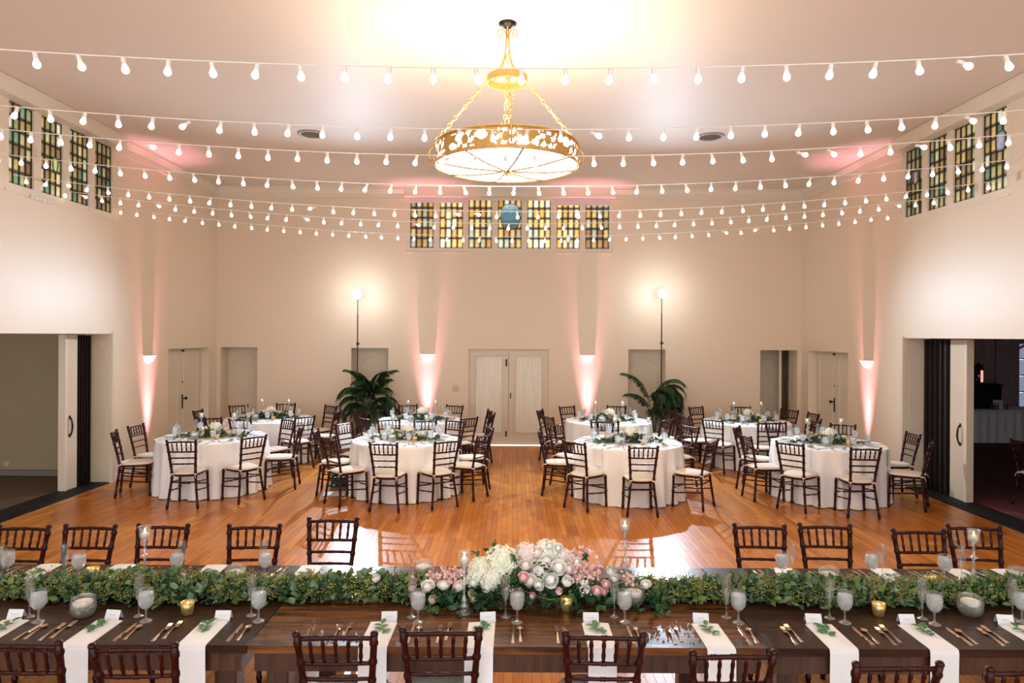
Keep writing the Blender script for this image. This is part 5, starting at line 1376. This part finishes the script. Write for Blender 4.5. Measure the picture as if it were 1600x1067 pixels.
# ------------------------------------------------------------------ palms
def frond(root, base, az, L_, up, droop, seed, lw=.030, ll=.25):
    rd = random.Random(seed); n = 30; pts = []; d = Vector((math.cos(az), math.sin(az), 0)); p = Vector(base); ang = up
    for k in range(n+1):
        pts.append(p.copy()); p = p + (d*math.cos(ang) + Vector((0, 0, 1))*math.sin(ang))*(L_/n); ang -= droop/n*(.4+1.2*k/n)
    st = MB().tube(pts, [.008*(1-.75*k/n) for k in range(n+1)], 5); fo = st.build('frond', M_trunk, root, True)
    lf = MB(); side = d.cross(Vector((0, 0, 1)))
    for k in range(6, n+1):
        for h in (0, .5):
            for s in (-1, 1):
                i = min(k, n-1); q = pts[i].lerp(pts[min(i+1, n)], h); tg = (pts[min(i+1, n)]-pts[i]).normalized(); f = (k-6)/(n-6)
                l = ll*(.6+.55*math.sin(PI*min(1, f+.15)))*rd.uniform(.85, 1.1)
                dr = (side*s*(.95-.3*f) + tg*(.55+.6*f) + Vector((0, 0, .10))).normalized(); m1 = q + dr*l*.45; m2 = q + dr*l*.95 + Vector((0, 0, -.42*l - .12*l*rd.random()))
                wv = tg*lw*.5
                lf.add([q, m1-wv, m1+wv, m2], [(0, 1, 2), (1, 3, 2)])
    lf.build('leaflets', M_palm, fo); return fo
def palm(px, Y, label, fr, pot_r=.17):
    X_ = (px-CX)/F*Y; r = thing('potted_palm', label, 'plant', (X_, Y, 0))
    po = MB().lathe([(0, 0), (pot_r*.75, 0), (pot_r, .28), (pot_r*1.06, .28), (pot_r*1.06, .31), (pot_r*.95, .31), (pot_r*.92, .27), (0, .27)], 20).build('pot', M_terra, r, True)
    MB().lathe([(0, .271), (pot_r*.9, .272), (pot_r*.9, .274), (0, .28)], 14).build('soil', M_soil, po)
    for k in range(4):
        a = k*1.6; MB().tube([(.05*math.cos(a), .05*math.sin(a), .27), (.07*math.cos(a), .07*math.sin(a), .8)], [.014, .010], 6).build('cane', M_trunk, r)
    rj = random.Random(int(px)); fr = fr + [(a_+rj.uniform(-.35, .35), l_*rj.uniform(.8, 1.0), u_*rj.uniform(.8, 1.0), d_*rj.uniform(.95, 1.2), z_-rj.uniform(.0, .12)) for a_, l_, u_, d_, z_ in fr[3:13]]
    fr = [(min(-.05, max(-3.1, a_)), l_, u_, d_, z_) for a_, l_, u_, d_, z_ in fr]
    for i, (az, L_, up, droop, zb) in enumerate(fr): frond(r, (.05*math.cos(az), .05*math.sin(az), zb), az, L_, up, droop, i+int(px))
palm(580, 13.98, 'bushy potted palm with many drooping dark fronds in a door niche', [(-2.75, .78, 1.42, 1.3, 1.0), (-.35, .82, 1.36, 1.3, 1.0), (-1.2, .8, 1.3, 1.9, .95), (-1.9, .8, 1.3, 1.9, .95), (-.8, .8, 1.1, 2.2, .92), (-2.4, .8, 1.1, 2.2, .92), (-.5, .7, .9, 2.4, .85), (-2.7, .7, .9, 2.4, .85), (-1.5, .75, 1.0, 2.4, .85), (-.25, .66, .6, 2.3, .78), (-2.9, .62, .6, 2.3, .78), (-2.2, .7, 1.45, 1.2, 1.0), (-.75, .7, 1.45, 1.2, 1.0), (-1.1, .65, .7, 2.2, .75), (-2.0, .65, .7, 2.2, .75), (-1.55, .62, .5, 2.2, .7)])
palm(1020, 13.98, 'potted palm with one tall arching frond and a dark drooping crown', [(-2.95, .95, 1.36, 1.25, .85), (-2.75, .72, 1.15, 1.3, .72), (-2.5, .5, .6, 1.8, .55), (-.5, .85, 1.45, 2.2, .95), (-.2, .82, 1.3, 2.6, .95), (-1.0, .8, 1.3, 2.7, .95), (-.7, .8, 1.15, 2.8, .92), (-1.4, .75, 1.2, 2.8, .9), (-.3, .75, 1.05, 2.9, .88), (-.1, .7, 1.1, 2.8, .8), (-.9, .8, 1.3, 2.7, .82), (-1.2, .7, 1.0, 2.6, .75), (-.5, .7, .9, 2.6, .72), (-1.7, .6, .8, 2.4, .7), (-.15, .65, .9, 2.6, .68)])

# ------------------------------------------------------------------ tell apart pairs that share a label
from collections import defaultdict
bpy.context.view_layer.update()
by = defaultdict(list)
for o in COL.objects:
    if o.parent is None and o.get('label'): by[o['label']].append(o)
for lb, obs in by.items():
    if len(obs) == 2 and obs[0].get('group') and len(lb.split()) <= 14 and not lb.startswith('fork'):
        a, b = sorted(obs, key=lambda o: o.matrix_world.translation.y)
        if b.matrix_world.translation.y - a.matrix_world.translation.y > .02:
            a['label'] = lb + ', nearer long-table'; b['label'] = lb + ', nearer back-wall'
